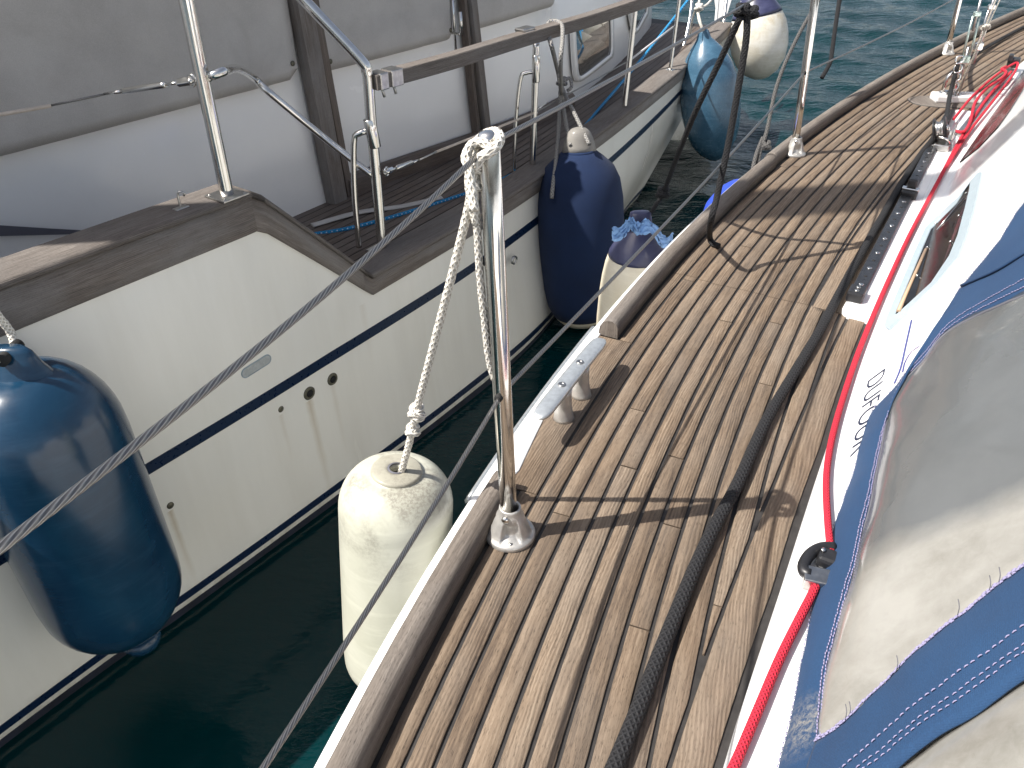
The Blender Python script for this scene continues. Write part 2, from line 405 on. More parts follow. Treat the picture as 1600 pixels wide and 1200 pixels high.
def fender_mat(name, c1, c2, rough=.3, grime=None, grime_z=None):
    k = NT(name, rough, Coat_Weight=.25, Coat_Roughness=.15); p = k.pos()
    f = k.noise(p, 5, 6, .62, .7); g = k.noise(p, 26, 6, .7, .4)
    sp = k.n('ShaderNodeSeparateXYZ'); k.l(p, sp.inputs[0])
    scr = k.noise(k.comb(k.math('MULTIPLY', sp.outputs[0], 2.), k.math('MULTIPLY', sp.outputs[1], 2.), k.math('MULTIPLY', sp.outputs[2], 14.)), 4, 5, .65)
    c = k.mix(k.ramp(f, [(.38, 0.), (.66, 1.)]), c1, c2)
    c = k.mix(k.math('MULTIPLY', k.ramp(scr, [(.5, 0.), (.7, 1.)]), .28), c, tuple(min(1, x*1.3+.02) for x in c2))
    if grime:
        zz = k.ramp(k.math('DIVIDE', k.math('SUBTRACT', grime_z[1], sp.outputs[2]), grime_z[1]-grime_z[0], clamp=True), [(0., 1.), (1., 0.)])
        patch = k.ramp(k.noise(p, 8, 5, .6, .3), [(.49, 0.), (.60, 1.)])
        sp2 = k.ramp(k.noise(p, 170, 4, .75), [(.44, 0.), (.56, 1.)])
        gf = k.math('MULTIPLY', k.math('MULTIPLY', patch, zz), k.math('ADD', k.math('MULTIPLY', sp2, .45), .3))
        c = k.mix(gf, c, grime)
    k.col(c); k.rough(k.math('ADD', rough-.1, k.math('MULTIPLY', g, .22))); k.bump(g, .06, .003); return k.m
M['f_blue'] = fender_mat('blue_vinyl', (.004, .026, .060), (.008, .042, .085), .19)
M['f_pale'] = fender_mat('faded_blue_vinyl', (.036, .092, .15), (.065, .145, .22), .25)
M['f_white'] = fender_mat('aged_white_vinyl', (.46, .46, .375), (.54, .54, .455), .38, (.20, .18, .15), (-.10, .06))
M['f_grime'] = fender_mat('grimy_disc', (.34, .325, .26), (.46, .44, .36), .6, (.16, .145, .12), (-.1, .2))
M['f_cream'] = fender_mat('cream_vinyl', (.68, .60, .44), (.76, .71, .58), .4)
M['f_ball'] = fender_mat('stained_white_vinyl', (.62, .58, .48), (.74, .72, .66), .4, (.45, .36, .2), (-.7, -.1))
M['f_purple'] = fender_mat('navy_purple_vinyl', (.018, .020, .06), (.06, .065, .13), .35)
M['f_nub'] = fender_mat('grey_white_vinyl', (.17, .16, .145), (.26, .245, .22), .6)
M['rag'] = canvas('pale_blue_rag', (.16, .34, .66), (.30, .48, .78))
M['print_white'] = plain('white_print', (.55, .55, .55), .5)
M['print_blue'] = plain('blue_print', (.02, .06, .45), .5)

# ---------------------------------------------------------------- water
def build_water():
    k = NT('harbour_water', .04); p = k.pos(); k.b.inputs['IOR'].default_value = 1.333
    k.col(k.mix(k.noise(p, .6, 3), (.0005, .009, .0095), (.0006, .028, .032)))
    mp = k.n('ShaderNodeMapping'); mp.inputs['Rotation'].default_value = (0, 0, .35); mp.inputs['Scale'].default_value = (1., 2.4, 1.); k.l(p, mp.inputs[0])
    h = k.math('ADD', k.math('MULTIPLY', k.noise(mp.outputs[0], 5.5, 4, .55), .7), k.math('MULTIPLY', k.noise(mp.outputs[0], 19, 3, .5), .14))
    sp = k.n('ShaderNodeSeparateXYZ'); k.l(p, sp.inputs[0])      # sheltered, smoother water between the hulls
    msk = k.math('MAXIMUM', k.math('DIVIDE', k.math('SUBTRACT', sp.outputs[1], 2.2), 2.6, clamp=True), .12)
    k.bump(k.math('MULTIPLY', h, msk), .6, .055)
    # wave geometry: graded grid, finest where the harbour is seen close
    rng = np.random.default_rng(3)
    ys = [-12., -6., -2.]; y = -1.
    while y < 60: ys.append(y); y += .05 if y < 9 else .05+(y-9)*.016
    while y < 900: ys.append(y); y *= 1.25
    ys = np.array(ys)
    xs = [-600, -200, -80, -30, -12, -6]; x = -4.
    while x < 14: xs.append(x); x += .075
    xs += [16, 19, 23, 28, 35, 45, 60, 90, 150, 300, 700]; xs = np.array(xs)
    X, Y = np.meshgrid(xs, ys); Z = np.zeros_like(X)
    for i in range(46):
        lam = .22*(1.09**i) if i < 26 else rng.uniform(.25, .9)
        lam = min(lam, 3.); th = rng.normal(1.15, .50); A = .0056*lam**.9*rng.uniform(.6, 1.3)
        kx, ky = math.cos(th)*2*math.pi/lam, math.sin(th)*2*math.pi/lam
        ph = rng.uniform(0, 6.28); q = np.sin(kx*X+ky*Y+ph+.6*np.sin(.31*X+.23*Y+i)); Z += A*(q+.25*q*q)
    calm = np.clip((Y-2.6)/3.0, .05, 1.); Z = Z*calm*np.clip(1-(Y-60)/60, 0, 1)*np.clip(1-(np.abs(X-4)-12)/20, 0, 1)
    mb = MB(); n = len(xs)
    me = bpy.data.meshes.new('water')
    V = np.stack([X, Y, Z-1.16], -1).reshape(-1, 3)
    I = np.arange(len(ys)*n).reshape(len(ys), n)
    F = np.stack([I[:-1, :-1], I[:-1, 1:], I[1:, 1:], I[1:, :-1]], -1).reshape(-1, 4)
    me.from_pydata(V.tolist(), [], F.tolist()); me.polygons.foreach_set('use_smooth', [True]*len(F)); me.materials.append(k.m)
    o = bpy.data.objects.new('water', me); C.objects.link(o); structure(o)
build_water()

# ================================================================ NEAR BOAT
near = thing('sailboat', 'white sailboat in the foreground with a brown teak side deck and a red line', 'sailboat', (.3, 1.2, 0))
fitp = [P(*q) for q in ((575, 1200), (655, 1045), (735, 900), (830, 735), (962, 526), (1110, 362), (1250, 230), (1370, 145), (1475, 85), (1600, 24))]
co = np.polyfit([p.y for p in fitp], [p.x for p in fitp], 3)
def Cx(y):
    if y < .35:
        return np.polyval(co, .35)+(y-.35)*(.33)
    if y > 5.3:
        s = np.polyval(np.polyder(co), 5.3); return np.polyval(co, 5.3)+(y-5.3)*s+.03*(y-5.3)**2
    return float(np.polyval(co, y))
curve = [Vector((Cx(y), y, 0)) for y in np.arange(-1.2, 8., .01)]
# arc-length resample
cl = [0]
for i in range(1, len(curve)): cl.append(cl[-1]+(curve[i]-curve[i-1]).length)
def Cat(s, o=0., z=0.):
    s = max(0, min(cl[-1]-1e-4, s)); i = int(np.searchsorted(cl, s)); i = max(1, min(i, len(cl)-1))
    t = (s-cl[i-1])/(cl[i]-cl[i-1]); p = curve[i-1].lerp(curve[i], t)
    a = curve[max(0, i-25)]; b = curve[min(len(curve)-1, i+25)]; d = (b-a).normalized()
    return Vector((p.x+d.y*o, p.y-d.x*o, z))
def so_of(p):                      # world -> (s, offset)
    best = min(range(len(curve)), key=lambda i: (curve[i].x-p.x)**2+(curve[i].y-p.y)**2)
    a = curve[max(0, best-25)]; b = curve[min(len(curve)-1, best+25)]; d = (b-a).normalized()
    q = p-curve[best]; return cl[best]+q.x*d.x+q.y*d.y, q.x*d.y-q.y*d.x
SEAM0 = so_of(P(630, 1200))[1]
PW = .0335                           # plank pitch
CK = .0058
m1p = [so_of(P(*q)) for q in ((1045, 1200), (1095, 1050), (1150, 900), (1212, 750), (1275, 600), (1319, 507))]
m2p = [so_of(P(*q)) for q in ((1268, 478), (1350, 347), (1432, 247))]
s_nib = so_of(P(1290, 485))[0]
def interp(pts, s):
    return float(np.interp(s, [p[0] for p in pts], [p[1] for p in pts])) if pts[0][0] <= s <= pts[-1][0] else (pts[0][1]+(s-pts[0][0])*(pts[1][1]-pts[0][1])/(pts[1][0]-pts[0][0]) if s < pts[0][0] else pts[-1][1]+(s-pts[-1][0])*(pts[-1][1]-pts[-2][1])/(pts[-1][0]-pts[-2][0]))
def Moff(s):
    if s < s_nib: return interp(m1p, s)
    m = interp(m2p, s)
    return m if s < m2p[-1][0] else m2p[-1][1]+(s-m2p[-1][0])*.06
e1p = [so_of(P(*q)) for q in ((1128, 1200), (1165, 1080), (1215, 930), (1290, 700), (1365, 490))]
butts_px = [(990, 640), (1055, 715), (1048, 822), (1190, 600), (1080, 440), (1135, 503), (1250, 262), (1300, 200), (1375, 390), (1400, 200), (1160, 385), (1010, 985)]
butts = {}
for q in butts_px:
    s_, o_ = so_of(P(*q)); butts.setdefault(int((o_-SEAM0)//PW), []).append(s_)
butts[-1] = [so_of(P(787, 762))[0]+.004, so_of(P(965, 530))[0]-.004, so_of(P(1225, 262))[0]]
S0, S1_ = .15, cl[-1]-.3
def deck():
    mb = MB()
    # bedding sheet
    ss = np.arange(S0, S1_, .1)
    rows = [[Cat(s, o, -.002) for o in (-.05, .2, .6, 1.3)] for s in ss]
    mb.grid(rows)
    base = mb.build('deck_caulking', M['caulk'], near)
    mb = MB(); NP = 40; sA = so_of(P(787, 762))[0]+.004; sB = so_of(P(965, 530))[0]-.004
    def edge_jit(s, k): return (mnoise.noise(Vector((s*6, k*3.3, 0)))*.0007+mnoise.noise(Vector((s*45, k*3.3, 5)))*.0004)
    def strip(a_fn, b_fn, s_a, s_b, rnd, k, dz):
        n = max(1, int((s_b-s_a)/.012)); rows = []; uvs = []
        for i in range(n+1):
            s = s_a+(s_b-s_a)*i/n; a = a_fn(s)+CK/2+edge_jit(s, k); b = b_fn(s)-CK/2+edge_jit(s, k+50)
            b = max(b, a); wd = b-a
            e = min(.0006, wd*.2)
            rows.append([Cat(s, a, -.0015), Cat(s, a+.0002, .0008+dz), Cat(s, a+e, .0013+dz), Cat(s, b-e, .0013+dz), Cat(s, b-.0002, .0008+dz), Cat(s, b, -.0015)])
            uvs.append([(a-a_fn(s_a), s), (a-a_fn(s_a), s), (a+e, s), (b-e, s), (b, s), (b, s)])
        mb.grid(rows, uvs, rnd, True)
        for R in (rows[0], rows[-1]): mb.poly([R[0], R[1], R[4], R[5]], None, rnd)
    for k in range(-1, NP):
        lo = (lambda s: (-.06 if sA < s < sB else .0035)) if k == -1 else (lambda s, k=k: SEAM0+PW*k)
        hi = lambda s, k=k: min(SEAM0+PW*(k+1), Moff(s))
        cuts = sorted(butts.get(k, []))
        if k > 0 or k == -1:
            s = (cuts[-1] if cuts else S0)+random.uniform(1.1, 2.3)
            while s < S1_: cuts.append(s); s += random.uniform(1.3, 2.4)
        cuts = [S0]+sorted(cuts)+[S1_]
        for a, b in zip(cuts[:-1], cuts[1:]):
            # split into runs where the plank exists, breaking at the nib
            pts = np.arange(a+.0012, b-.0012, .012); run = []; r = random.random(); dz = random.uniform(0, .0004)
            runs = []
            for s in pts:
                ok = (k == -1) or (Moff(s)-(SEAM0+PW*k) > CK*1.2)
                if ok and run and (run[-1] < s_nib <= s): runs.append(run); run = []
                if ok: run.append(s)
                elif run: runs.append(run); run = []
            if run: runs.append(run)
            for q in runs:
                if len(q) > 1: strip(lo, hi, q[0], q[-1]+.010 if q[-1]+.012 < b else b-.0012, r, k, dz)
    # margin boards beside the coachroof
    strip(lambda s: interp(m1p, s), lambda s: interp(e1p, s)-.007, S0, s_nib-.004, .37, 90, .0003)
    strip(lambda s: Moff(s), lambda s: Moff(s)+.10, s_nib+.001, so_of(P(1432, 247))[0], .62, 91, .0002)
    o = mb.build('teak_deck', M['teak'], near)
deck()
s_of = lambda x, y: so_of(P(x, y))[0]
rail_prof = [(0, -.001), (-.0015, .024), (-.006, .033), (-.014, .038), (-.026, .037), (-.036, .031), (-.042, .02), (-.0445, -.001)]
def rail_part(s_a, s_b, off=0., rnd=.3):
    mb = MB(); n = int((s_b-s_a)/.015)
    path = [Cat(s_a+(s_b-s_a)*i/n, off, .0015) for i in range(n+1)]
    pr = [(a, b) for a, b in rail_prof]
    mb.sweep(path, pr, rnd, True, closed=True, cap=True, up=(0, 0, 1))
    for v in range(len(mb.v)):
        q = Vector(mb.v[v]); d = mnoise.noise(q*30)*.0006+mnoise.noise(q*7)*.001; mb.v[v] = tuple(q+Vector((d, -d, d if q.z > .01 else 0)))
    return mb.build('toe_rail', M['teak_grey'], near)
sr1 = s_of(787, 762); sr2 = s_of(965, 530); sr3 = s_of(1213, 262)
rail_part(S0, sr1, 0, .31); rail_part(sr2, sr3, 0, .52); rail_part(sr3+.012, S1_, -.006, .77)
# white flange and topsides (one moulding)
def topsides():
    mb = MB(); ss = np.arange(S0, S1_, .05); rows = []
    for s in ss:
        a0 = float(np.interp(s, [sr1-.03, sr1+.02, s_of(852, 652), sr2-.06, sr2], [-.040, -.012, -.030, -.036, -.040]))
        rows.append([Cat(s, a, z) for a, z in ((a0, -.003), (a0, .003), (a0-.004, .0035), (-.058, .0035), (-.062, .001), (-.0635, -.01), (-.066, -.15), (-.058, -.45), (-.035, -.8), (.02, -1.25), (.12, -1.6))])
    mb.grid(rows, None, 0, True)
    mb.build('hull', M['gel_near'], near)
    mb = MB()     # thin metal edging
    mb.sweep([Cat(s, -.0655, -.004) for s in np.arange(sr1-.05, sr2+.05, .03)], [(-.004, -.004), (-.005, .003), (.0, .006), (.004, .003)], 0, True, closed=True, cap=True, up=(0, 0, 1))
    mb.build('metal_edging', M['alu'], near)
topsides()

# coachroof
E = [P(*q) for q in ((1128, 1200), (1165, 1080), (1215, 930), (1290, 700), (1365, 490))]
ed = Vector((.494, .869, 0)).normalized(); ep = Vector((ed.y, -ed.x, 0))
Ecurve = cr([E[0]-Vector((.5, .95, 0)).normalized()*.8, E[0]-Vector((.48, .95, 0)).normalized()*.3]+E+[Vector((1.16, 2.10, 0)), Vector((1.62, 2.82, 0)), Vector((2.45, 3.92, 0)), Vector((3.7, 5.3, 0))], .05)
SL = math.radians(32)
FOOT = (.072, .030)
nS = Vector((-math.cos(SL)*ep.x, -math.cos(SL)*ep.y, math.sin(SL)))
pS = Vector((.553, 1.046, 0))+ep*FOOT[0]+Vector((0, 0, FOOT[1]))
def PS(x, y, off=0.): return PN(x, y, pS+nS*off, nS)
uS = (ep*math.sin(SL)+Vector((0, 0, math.cos(SL)))).normalized()
def coachroof():
    mb = MB()
    L = .27
    prof = [(.001, -.004), (.002, .012), (.006, .0185), (.014, .021), (.055, .022), (.066, .0245), FOOT]
    for k in range(1, 7):
        prof.append((FOOT[0]+math.sin(SL)*L*k/6, FOOT[1]+math.cos(SL)*L*k/6))
    a, b = prof[-1]
    prof += [(a+.012, b+.014), (a+.035, b+.027), (a+.07, b+.035), (a+.2, b+.05), (a+.6, b+.08), (a+1.4, b+.1)]
    mb.sweep(Ecurve, prof, 0, True, up=(0, 0, 1))
    o = mb.build('coachroof', M['gel_near'], near); return o
coach = coachroof()
from mathutils.bvhtree import BVHTree
_bv = BVHTree.FromPolygons([v.co[:] for v in coach.data.vertices], [p.vertices[:] for p in coach.data.polygons])
def onroof(q, lift=.0015):
    d = (q-CAM).normalized(); h = _bv.ray_cast(CAM, d)
    if h[0] is None: return q
    n = h[1] if h[1].dot(d) < 0 else -h[1]
    return h[0]+n*lift
def PW_(x, y, lift=.002): return onroof(CAM+ray(x, y), lift)

def resamp(loop, n):
    L = [0]
    for i in range(len(loop)): L.append(L[-1]+(loop[(i+1) % len(loop)]-loop[i]).length)
    out = []
    for k in range(n):
        t = L[-1]*k/n; i = max(0, int(np.searchsorted(L, t, side='right'))-1); i = min(i, len(loop)-1)
        out.append(loop[i].lerp(loop[(i+1) % len(loop)], (t-L[i])/max(1e-9, L[i+1]-L[i])))
    return out
def poly_on(pts, name, mat, parent, thick=.002, n=None):
    """closed outline (3D, planar) extruded a little along n"""
    n = n or nS; mb = MB()
    top = [p+n*thick for p in pts]; m = len(pts)
    c = sum(top, Vector())/m; o = len(mb.v)
    mb.v += [tuple(p) for p in pts]+[tuple(p) for p in top]
    mb.face([m+i for i in range(m)], [((p-c).dot(ed), (p-c).dot(uS)) for p in top], 0, False)
    for i in range(m): mb.face([i, (i+1) % m, m+(i+1) % m, m+i], None, 0, False)
    return mb.build(name, mat, parent)
def ring_on(outer, inner, name, mat, parent, thick, n=None, drop=0.):
    n = n or nS; mb = MB(); m = len(outer)
    rows = [[p for p in outer], [p+n*thick for p in outer], [p+n*(thick-drop) for p in inner], [p for p in inner]]
    mb.grid(rows, None, 0, False, closeu=True); return mb.build(name, mat, parent)
def outline(px, fn, step=.01): return cr([fn(*q) for q in px], step, closed=True)
def resamp_old(loop, n):
    L = [0]
    for i in range(len(loop)): L.append(L[-1]+(loop[(i+1) % len(loop)]-loop[i]).length)
    out = []
    for k in range(n):
        t = L[-1]*k/n; i = max(0, int(np.searchsorted(L, t, side='right'))-1); i = min(i, len(loop)-1)
        out.append(loop[i].lerp(loop[(i+1) % len(loop)], (t-L[i])/max(1e-9, L[i+1]-L[i])))
    return out
# long portlight: frame, dark pane, tan strip, screws
wo = [(1384, 512), (1388, 498), (1430, 398), (1448, 358), (1466, 340), (1500, 310), (1530, 272), (1536, 271), (1534, 286), (1524, 330), (1512, 371), (1499, 405), (1466, 445), (1420, 490), (1390, 517)]
wi = [(1400, 494), (1406, 480), (1442, 393), (1456, 360), (1472, 345), (1497, 319), (1514, 291), (1518, 287), (1517, 298), (1510, 328), (1499, 370), (1486, 402), (1458, 444), (1422, 477), (1404, 493)]
def densify(px, n=64):
    
    m = len(px); out = []
    for i in range(m):
        a, b = px[i], px[(i+1) % m]
        for k in range(4): out.append((a[0]+(b[0]-a[0])*k/4, a[1]+(b[1]-a[1])*k/4))
    return out
def align(o, i): k = min(range(len(i)), key=lambda j: (i[j][0]-o[0][0])**2+(i[j][1]-o[0][1])**2); return i[k:]+i[:k]
wo = densify(wo); wi = densify(wi)
wO = [PW_(*q, .001) for q in wo]; wI = [PW_(*q, .001) for q in wi]
pw = poly_on([p for p in wI], 'window', M['darkglass'], near, .003)
wO = [p-nS*.003 for p in wO]; wI2 = [p-nS*.003 for p in wI]
ring_on(wO, wI2, 'window_frame', M['reveal'], pw, .0085, drop=.0005)
mb = MB()
for a, b in (((1403, 489), (1447, 392)),): mb.tube([PW_(*a, .004), PW_(*b, .004)], .0045, 6)
mb.build('sealing_strip', M['tanstrip'], pw)
mb = MB(); mb.tube([PW_(1466, 362, .006), PW_(1508, 312, .006)], .0016, 6); mb.build('stay_rod', M['chrome'], pw)
for q in ((1464, 352), (1451, 389), (1434, 434), (1512, 304), (1501, 339), (1488, 380)):
    mb = MB(); mb.lathe(PW_(*q, .004), nS, [(.0035, 0), (.0035, .003), (.002, .0045), (.0003, .005)], 10); mb.build('screw', M['chrome'], pw)
# forward side window strip with dark glass
fw = [(1500, 255), (1520, 226), (1545, 190), (1570, 155), (1602, 108), (1612, 108), (1600, 140), (1580, 172), (1560, 200), (1530, 232)]
E2a, E2b = Vector((1.62, 2.82, 0)), Vector((2.45, 3.92, 0))
d2 = (E2b-E2a).normalized(); p2 = Vector((d2.y, -d2.x, 0)); n2 = Vector((-math.cos(SL)*p2.x, -math.cos(SL)*p2.y, math.sin(SL))); b2 = E2a+p2*FOOT[0]+Vector((0, 0, FOOT[1]))
f2 = poly_on([PW_(*q, .001) for q in densify(fw, 30)], 'window', M['darkglass'], near, .003, n2); f2['label'] = 'narrow dark forward window reflecting the red line'
# blue emblem strokes and lettering on the coachroof side
def ribbon(px, wd, name, mat, parent, fn=PS, closed=False, lift=.0012):
    mb = MB(); pts = cr([fn(*q) for q in px], .004); rows = []; m = len(pts)
    for i, p in enumerate(pts):
        t = (pts[min(i+1, m-1)]-pts[max(0, i-1)]).normalized(); sd = t.cross(nS).normalized()
        ww = wd[0]+(wd[1]-wd[0])*i/(m-1) if isinstance(wd, tuple) else wd
        rows.append([onroof(p-sd*ww/2), onroof(p+sd*ww/2)])
    mb.grid(rows); return mb
mb1 = ribbon([(1425, 500), (1416, 540), (1408, 575), (1398, 600)], .005, '', None, None)
mb2 = ribbon([(1438, 541), (1425, 550), (1415, 566), (1411, 582)], (.003, .004), '', None, None)
o = len(mb1.v); mb1.v += mb2.v
for f, uvq, r_, s_ in zip(mb2.f, mb2.uv, mb2.r, mb2.sm): mb1.face([i+o for i in f], uvq, r_, s_)
mb1.build('blue_emblem', M['blue_paint'], near)
def lettering(txt, px0, px1, size, mat, parent, name, sy=1.0):
    cu = bpy.data.curves.new(name, 'FONT'); cu.body = txt; cu.size = 1; cu.extrude = 0; cu.offset = -.012
    ob = bpy.data.objects.new(name+'_tmp', cu); C.objects.link(ob); bpy.context.view_layer.update()
    me = bpy.data.meshes.new_from_object(ob.evaluated_get(bpy.context.evaluated_depsgraph_get())); bpy.data.objects.remove(ob)
    a = PS(*px0); b = PS(*px1); X = (b-a); wd = max(v.co.x for v in me.vertices); X.normalize(); Yv = nS.cross(X).normalized()
    k = (b-a).length/wd
    for v in me.vertices: v.co = onroof(a+X*v.co.x*k+Yv*v.co.y*k*sy)
    me.materials.clear(); me.materials.append(mat); o = bpy.data.objects.new(name, me); C.objects.link(o); o.parent = parent; o.matrix_parent_inverse = Matrix_inv(parent); return o
lettering('DUFOUR', (1356, 594), (1327, 716), 0, M['black_paint'], near, 'boat_name', .9)

# genoa track on its white pad
def line_off(a, b, n): return [a.lerp(b, i/n) for i in range(n+1)]
padA, padB = P(1318, 492), P(1492, 178)
pd = (padB-padA).normalized(); pn = Vector((pd.y, -pd.x, 0))
mb = MB()
plen = (padB-padA).length; pc = padA+pd*plen*.5+pn*.045
rows = []
for (ins, z) in ((0, -.002), (0, .012), (.003, .016), (.010, .018)):
    hw, hl, r = .052-ins, plen/2+.012-ins, .022
    ring = []
    for (qx, qy, a0) in ((1, 1, 0), (-1, 1, 90), (-1, -1, 180), (1, -1, 270)):
        for k in range(5):
            a = math.radians(a0+22.5*k); ring.append(pc+pn*(qx*(hw-r)+r*math.cos(a))+pd*(qy*(hl-r)+r*math.sin(a))+Vector((0, 0, z)))
    rows.append(ring)
o = mb.grid(rows, None, 0, True, closeu=True); mb.face([o+3*20+j for j in range(20)], None, 0, False)
pad = mb.build('track_pad', M['gel_near'], near)
ta = P(1338, 460, .025); tb = P(1486, 172, .025); td = (tb-ta).normalized(); tn = Vector((td.y, -td.x, 0)); tl = (tb-ta).length
mb = MB(); prf = [(-.016, -.008), (-.016, .001), (-.014, .003), (.014, .003), (.016, .001), (.016, -.008)]
mb.sweep(line_off(ta, tb, 8), prf, 0, False, closed=True, cap=True, up=(0, 0, 1))
track = mb.build('sheet_track', M['black_track'], near)
mb = MB(); mh = MB()
for i in range(26):
    q = ta+td*(.05+i*.05)
    if (q-ta).length > tl: break
    mb = MB()
    if i % 2 == 0: mb.lathe(q+Vector((0, 0, .003)), (0, 0, 1), [(.0065, 0), (.006, .0015), (.002, .0017), (.0004, .0008)], 12); mb.build('bolt', M['chrome'], track)
    else: mb.lathe(q+Vector((0, 0, .003)), (0, 0, 1), [(.0045, 0), (.0045, .0004), (.0003, .0005)], 10); mb.build('track_hole', M['hole'], track)
mb = MB(); mb.box(ta-td*.006+Vector((0, 0, .004)), .036, .05, .026, tn, td, (0, 0, 1), bev=.005); es = mb.build('end_stop', M['black'], track)
for k in (-.009, .009): mb = MB(); mb.lathe(ta-td*.006+td*k+Vector((0, 0, .0165)), (0, 0, 1), [(.0055, 0), (.005, .002), (.002, .0022), (.0004, .0012)], 12); mb.build('screw', M['steel_dull'], track)
# slider car with knob
cc = P(1421, 302, .03); mb = MB(); mb.box(cc, .044, .045, .022, tn, td, (0, 0, 1), bev=.004); car = mb.build('track_slider', M['black'], near)
mb = MB(); mb.box(cc+Vector((0, 0, .014)), .046, .02, .006, tn, td, (0, 0, 1), bev=.002); mb.build('slider_plate', M['chrome'], car)
mb = MB(); mb.box(cc+td*.012+Vector((0, 0, .028)), .026, .02, .024, tn, td, (0, 0, 1), bev=.005); mb.build('slider_knob', M['black'], car)
# genoa lead car: block with sheaves near the forward end
bc = P(1473, 226, .03)
mb = MB(); mb.box(bc, .05, .09, .022, tn, td, (0, 0, 1), bev=.004); lead = mb.build('lead_car', M['steel_dull'], near)
mb = MB()
shv = bc+Vector((-.02, .01, .05)); axs = (tn*.9+Vector((0, 0, .35))).normalized()
for dd in (-.016, .016): mb.lathe(shv+axs*dd, axs, [(.002, -.003), (.036, -.003), (.040, 0), (.036, .003), (.002, .003)], 24)
mb.build('block_cheeks', M['black'], lead)
mb = MB(); mb.lathe(shv-axs*.012, axs, [(.002, 0), (.03, 0), (.024, .008), (.024, .016), (.03, .024), (.002, .024)], 20); mb.build('sheave', M['steel_dull'], lead)
mb = MB(); mb.box(bc+tn*.022+td*.02+Vector((0, 0, .05)), .004, .05, .06, tn, td, (0, 0, 1), bev=.001)
mb.box(bc+td*.03+Vector((0, 0, .028)), .05, .01, .03, tn, td, (0, 0, 1), bev=.002)
mb.lathe(shv+axs*.018, axs, [(.001, 0), (.010, 0), (.010, .006), (.003, .008)], 12)
mb.tube(cr([bc+tn*-.02+Vector((0, 0, .01)), bc+tn*-.02-td*.03+Vector((0, 0, .03)), bc+tn*.01-td*.04+Vector((0, 0, .03)), bc+tn*.02-td*.02+Vector((0, 0, .01))], .006), .004, 8)
mb.build('block_bracket', M['chrome'], lead)

# mooring cleat with two legs
zc = .072
ca, cb = P(840, 653, zc), P(941, 528, zc); cd = (cb-ca).normalized(); cn = Vector((cd.y, -cd.x, 0)); cln = (cb-ca).length
mb = MB(); rows = []; n = 40
for i in range(n+1):
    t = math.sin((i/n-.5)*math.pi); wv = .0158*(1-abs(t)**14)**.5+.0002; hh = .0075*(1-abs(t)**12)**.5*(1-.2*t*t)+.0001
    c0 = ca+cd*cln*(t+1)/2+Vector((0, 0, -.002*t*t))
    row = []
    for j in range(16):
        a = 2*math.pi*j/16; ca_, sa_ = math.cos(a), math.sin(a)
        px_ = math.copysign(abs(ca_)**.6, ca_)*wv; pz_ = math.copysign(abs(sa_)**.6, sa_)*hh
        row.append(c0+cn*px_+Vector((0, 0, pz_)))
    rows.append(row)
o = mb.grid(rows, None, 0, True, closeu=True)
cleat = mb.build('mooring_cleat', M['alu'], near)
for k, t in enumerate((.36, .64)):
    c0 = ca+cd*cln*t; mb = MB()
    leg = lambda a, h: 1+.25*math.cos(2*a)
    mb.lathe(Vector((c0.x, c0.y, 0))+cn*.004, (c0+Vector((0, 0, -.004)))-(Vector((c0.x, c0.y, 0))+cn*.004), [(.020, 0), (.0185, .006), (.0155, .03), (.0155, .055), (.017, .069)], 20)
    mb.build('leg', M['cast'], cleat)
    mb = MB(); mb.lathe(ca+cd*cln*(.34 if k == 0 else .62)+Vector((0, 0, .0078)), (0, 0, 1), [(.0075, 0), (.0068, .0012), (.0035, .0012), (.003, .0002), (.0003, .0001)], 20); mb.build('bolt_head', M['steel_dull'], cleat)

# stanchions
def stanchion(base, top, ring_z=.018, small=False):
    b = Vector(base); t = Vector(top); ax = (t-b).normalized(); L = (t-b).length
    mb = MB(); R = .0125
    mb.lathe(b, ax, [(R, .004), (R, L*.3), (R, L*.7), (R, L-.006), (R*.8, L-.001), (R*.3, L+.001), (.0003, L+.0012)], 24)
    st = mb.build('stanchion', M['chrome'], near)
    f0 = math.radians(-88)
    def rf(a, h):
        if h < .0105 or h > .040: return 1
        e = 1 if h < .03 else (.040-h)/.01
        k = 0
        for c_ in (-88, 32, 152):
            d = (a-math.radians(c_)+math.pi) % (2*math.pi)-math.pi
            if abs(d) < .50: k = 1 if abs(d) < .44 else .5
        return 1-.36*k*min(1, max(0, e))
    K = 1.12
    mb = MB(); mb.lathe(Vector((b.x, b.y, .0015)), (0, 0, 1), [(r*K, h*1.1) for r, h in ((.034, 0), (.035, .004), (.0335, .0075), (.031, .009), (.0285, .0125), (.0262, .018), (.0240, .024), (.0218, .031), (.0190, .038), (.0162, .044), (.0150, .050), (.0148, .053), (.0135, .0545), (.0112, .053), (.0103, .046))], 90, rf, cap=False)
    bs = mb.build('stanchion_base', M['cast'], st)
    d = Vector((-.35, -.93, .1)).normalized()
    mb = MB(); mb.lathe(Vector((b.x, b.y, .048))+d*.0188, d, [(.0062, 0), (.0056, .003), (.0025, .004), (.0003, .0045)], 14); mb.build('set_screw', M['chrome'], st)
    for c_ in (-88, 32, 152):
        a = math.radians(c_); mb = MB(); mb.lathe((b.x+.0295*math.cos(a), b.y+.0295*math.sin(a), .0118), (0, 0, 1), [(.004, 0), (.0035, .0012), (.0003, .0014)], 12); mb.build('screw', M['steel_dull'], st)
    h = b+ax*(L*.44)
    mb = MB(); mb.lathe(h-Vector((.006, .0155, 0)), (.35, .94, 0), [(.0052, 0), (.0058, .003), (.0058, .028), (.005, .031)], 14); mb.build('wire_bush', M['hole'], st)
    return st
S1b, S1t = P(797, 836), P(763, 212, .615)
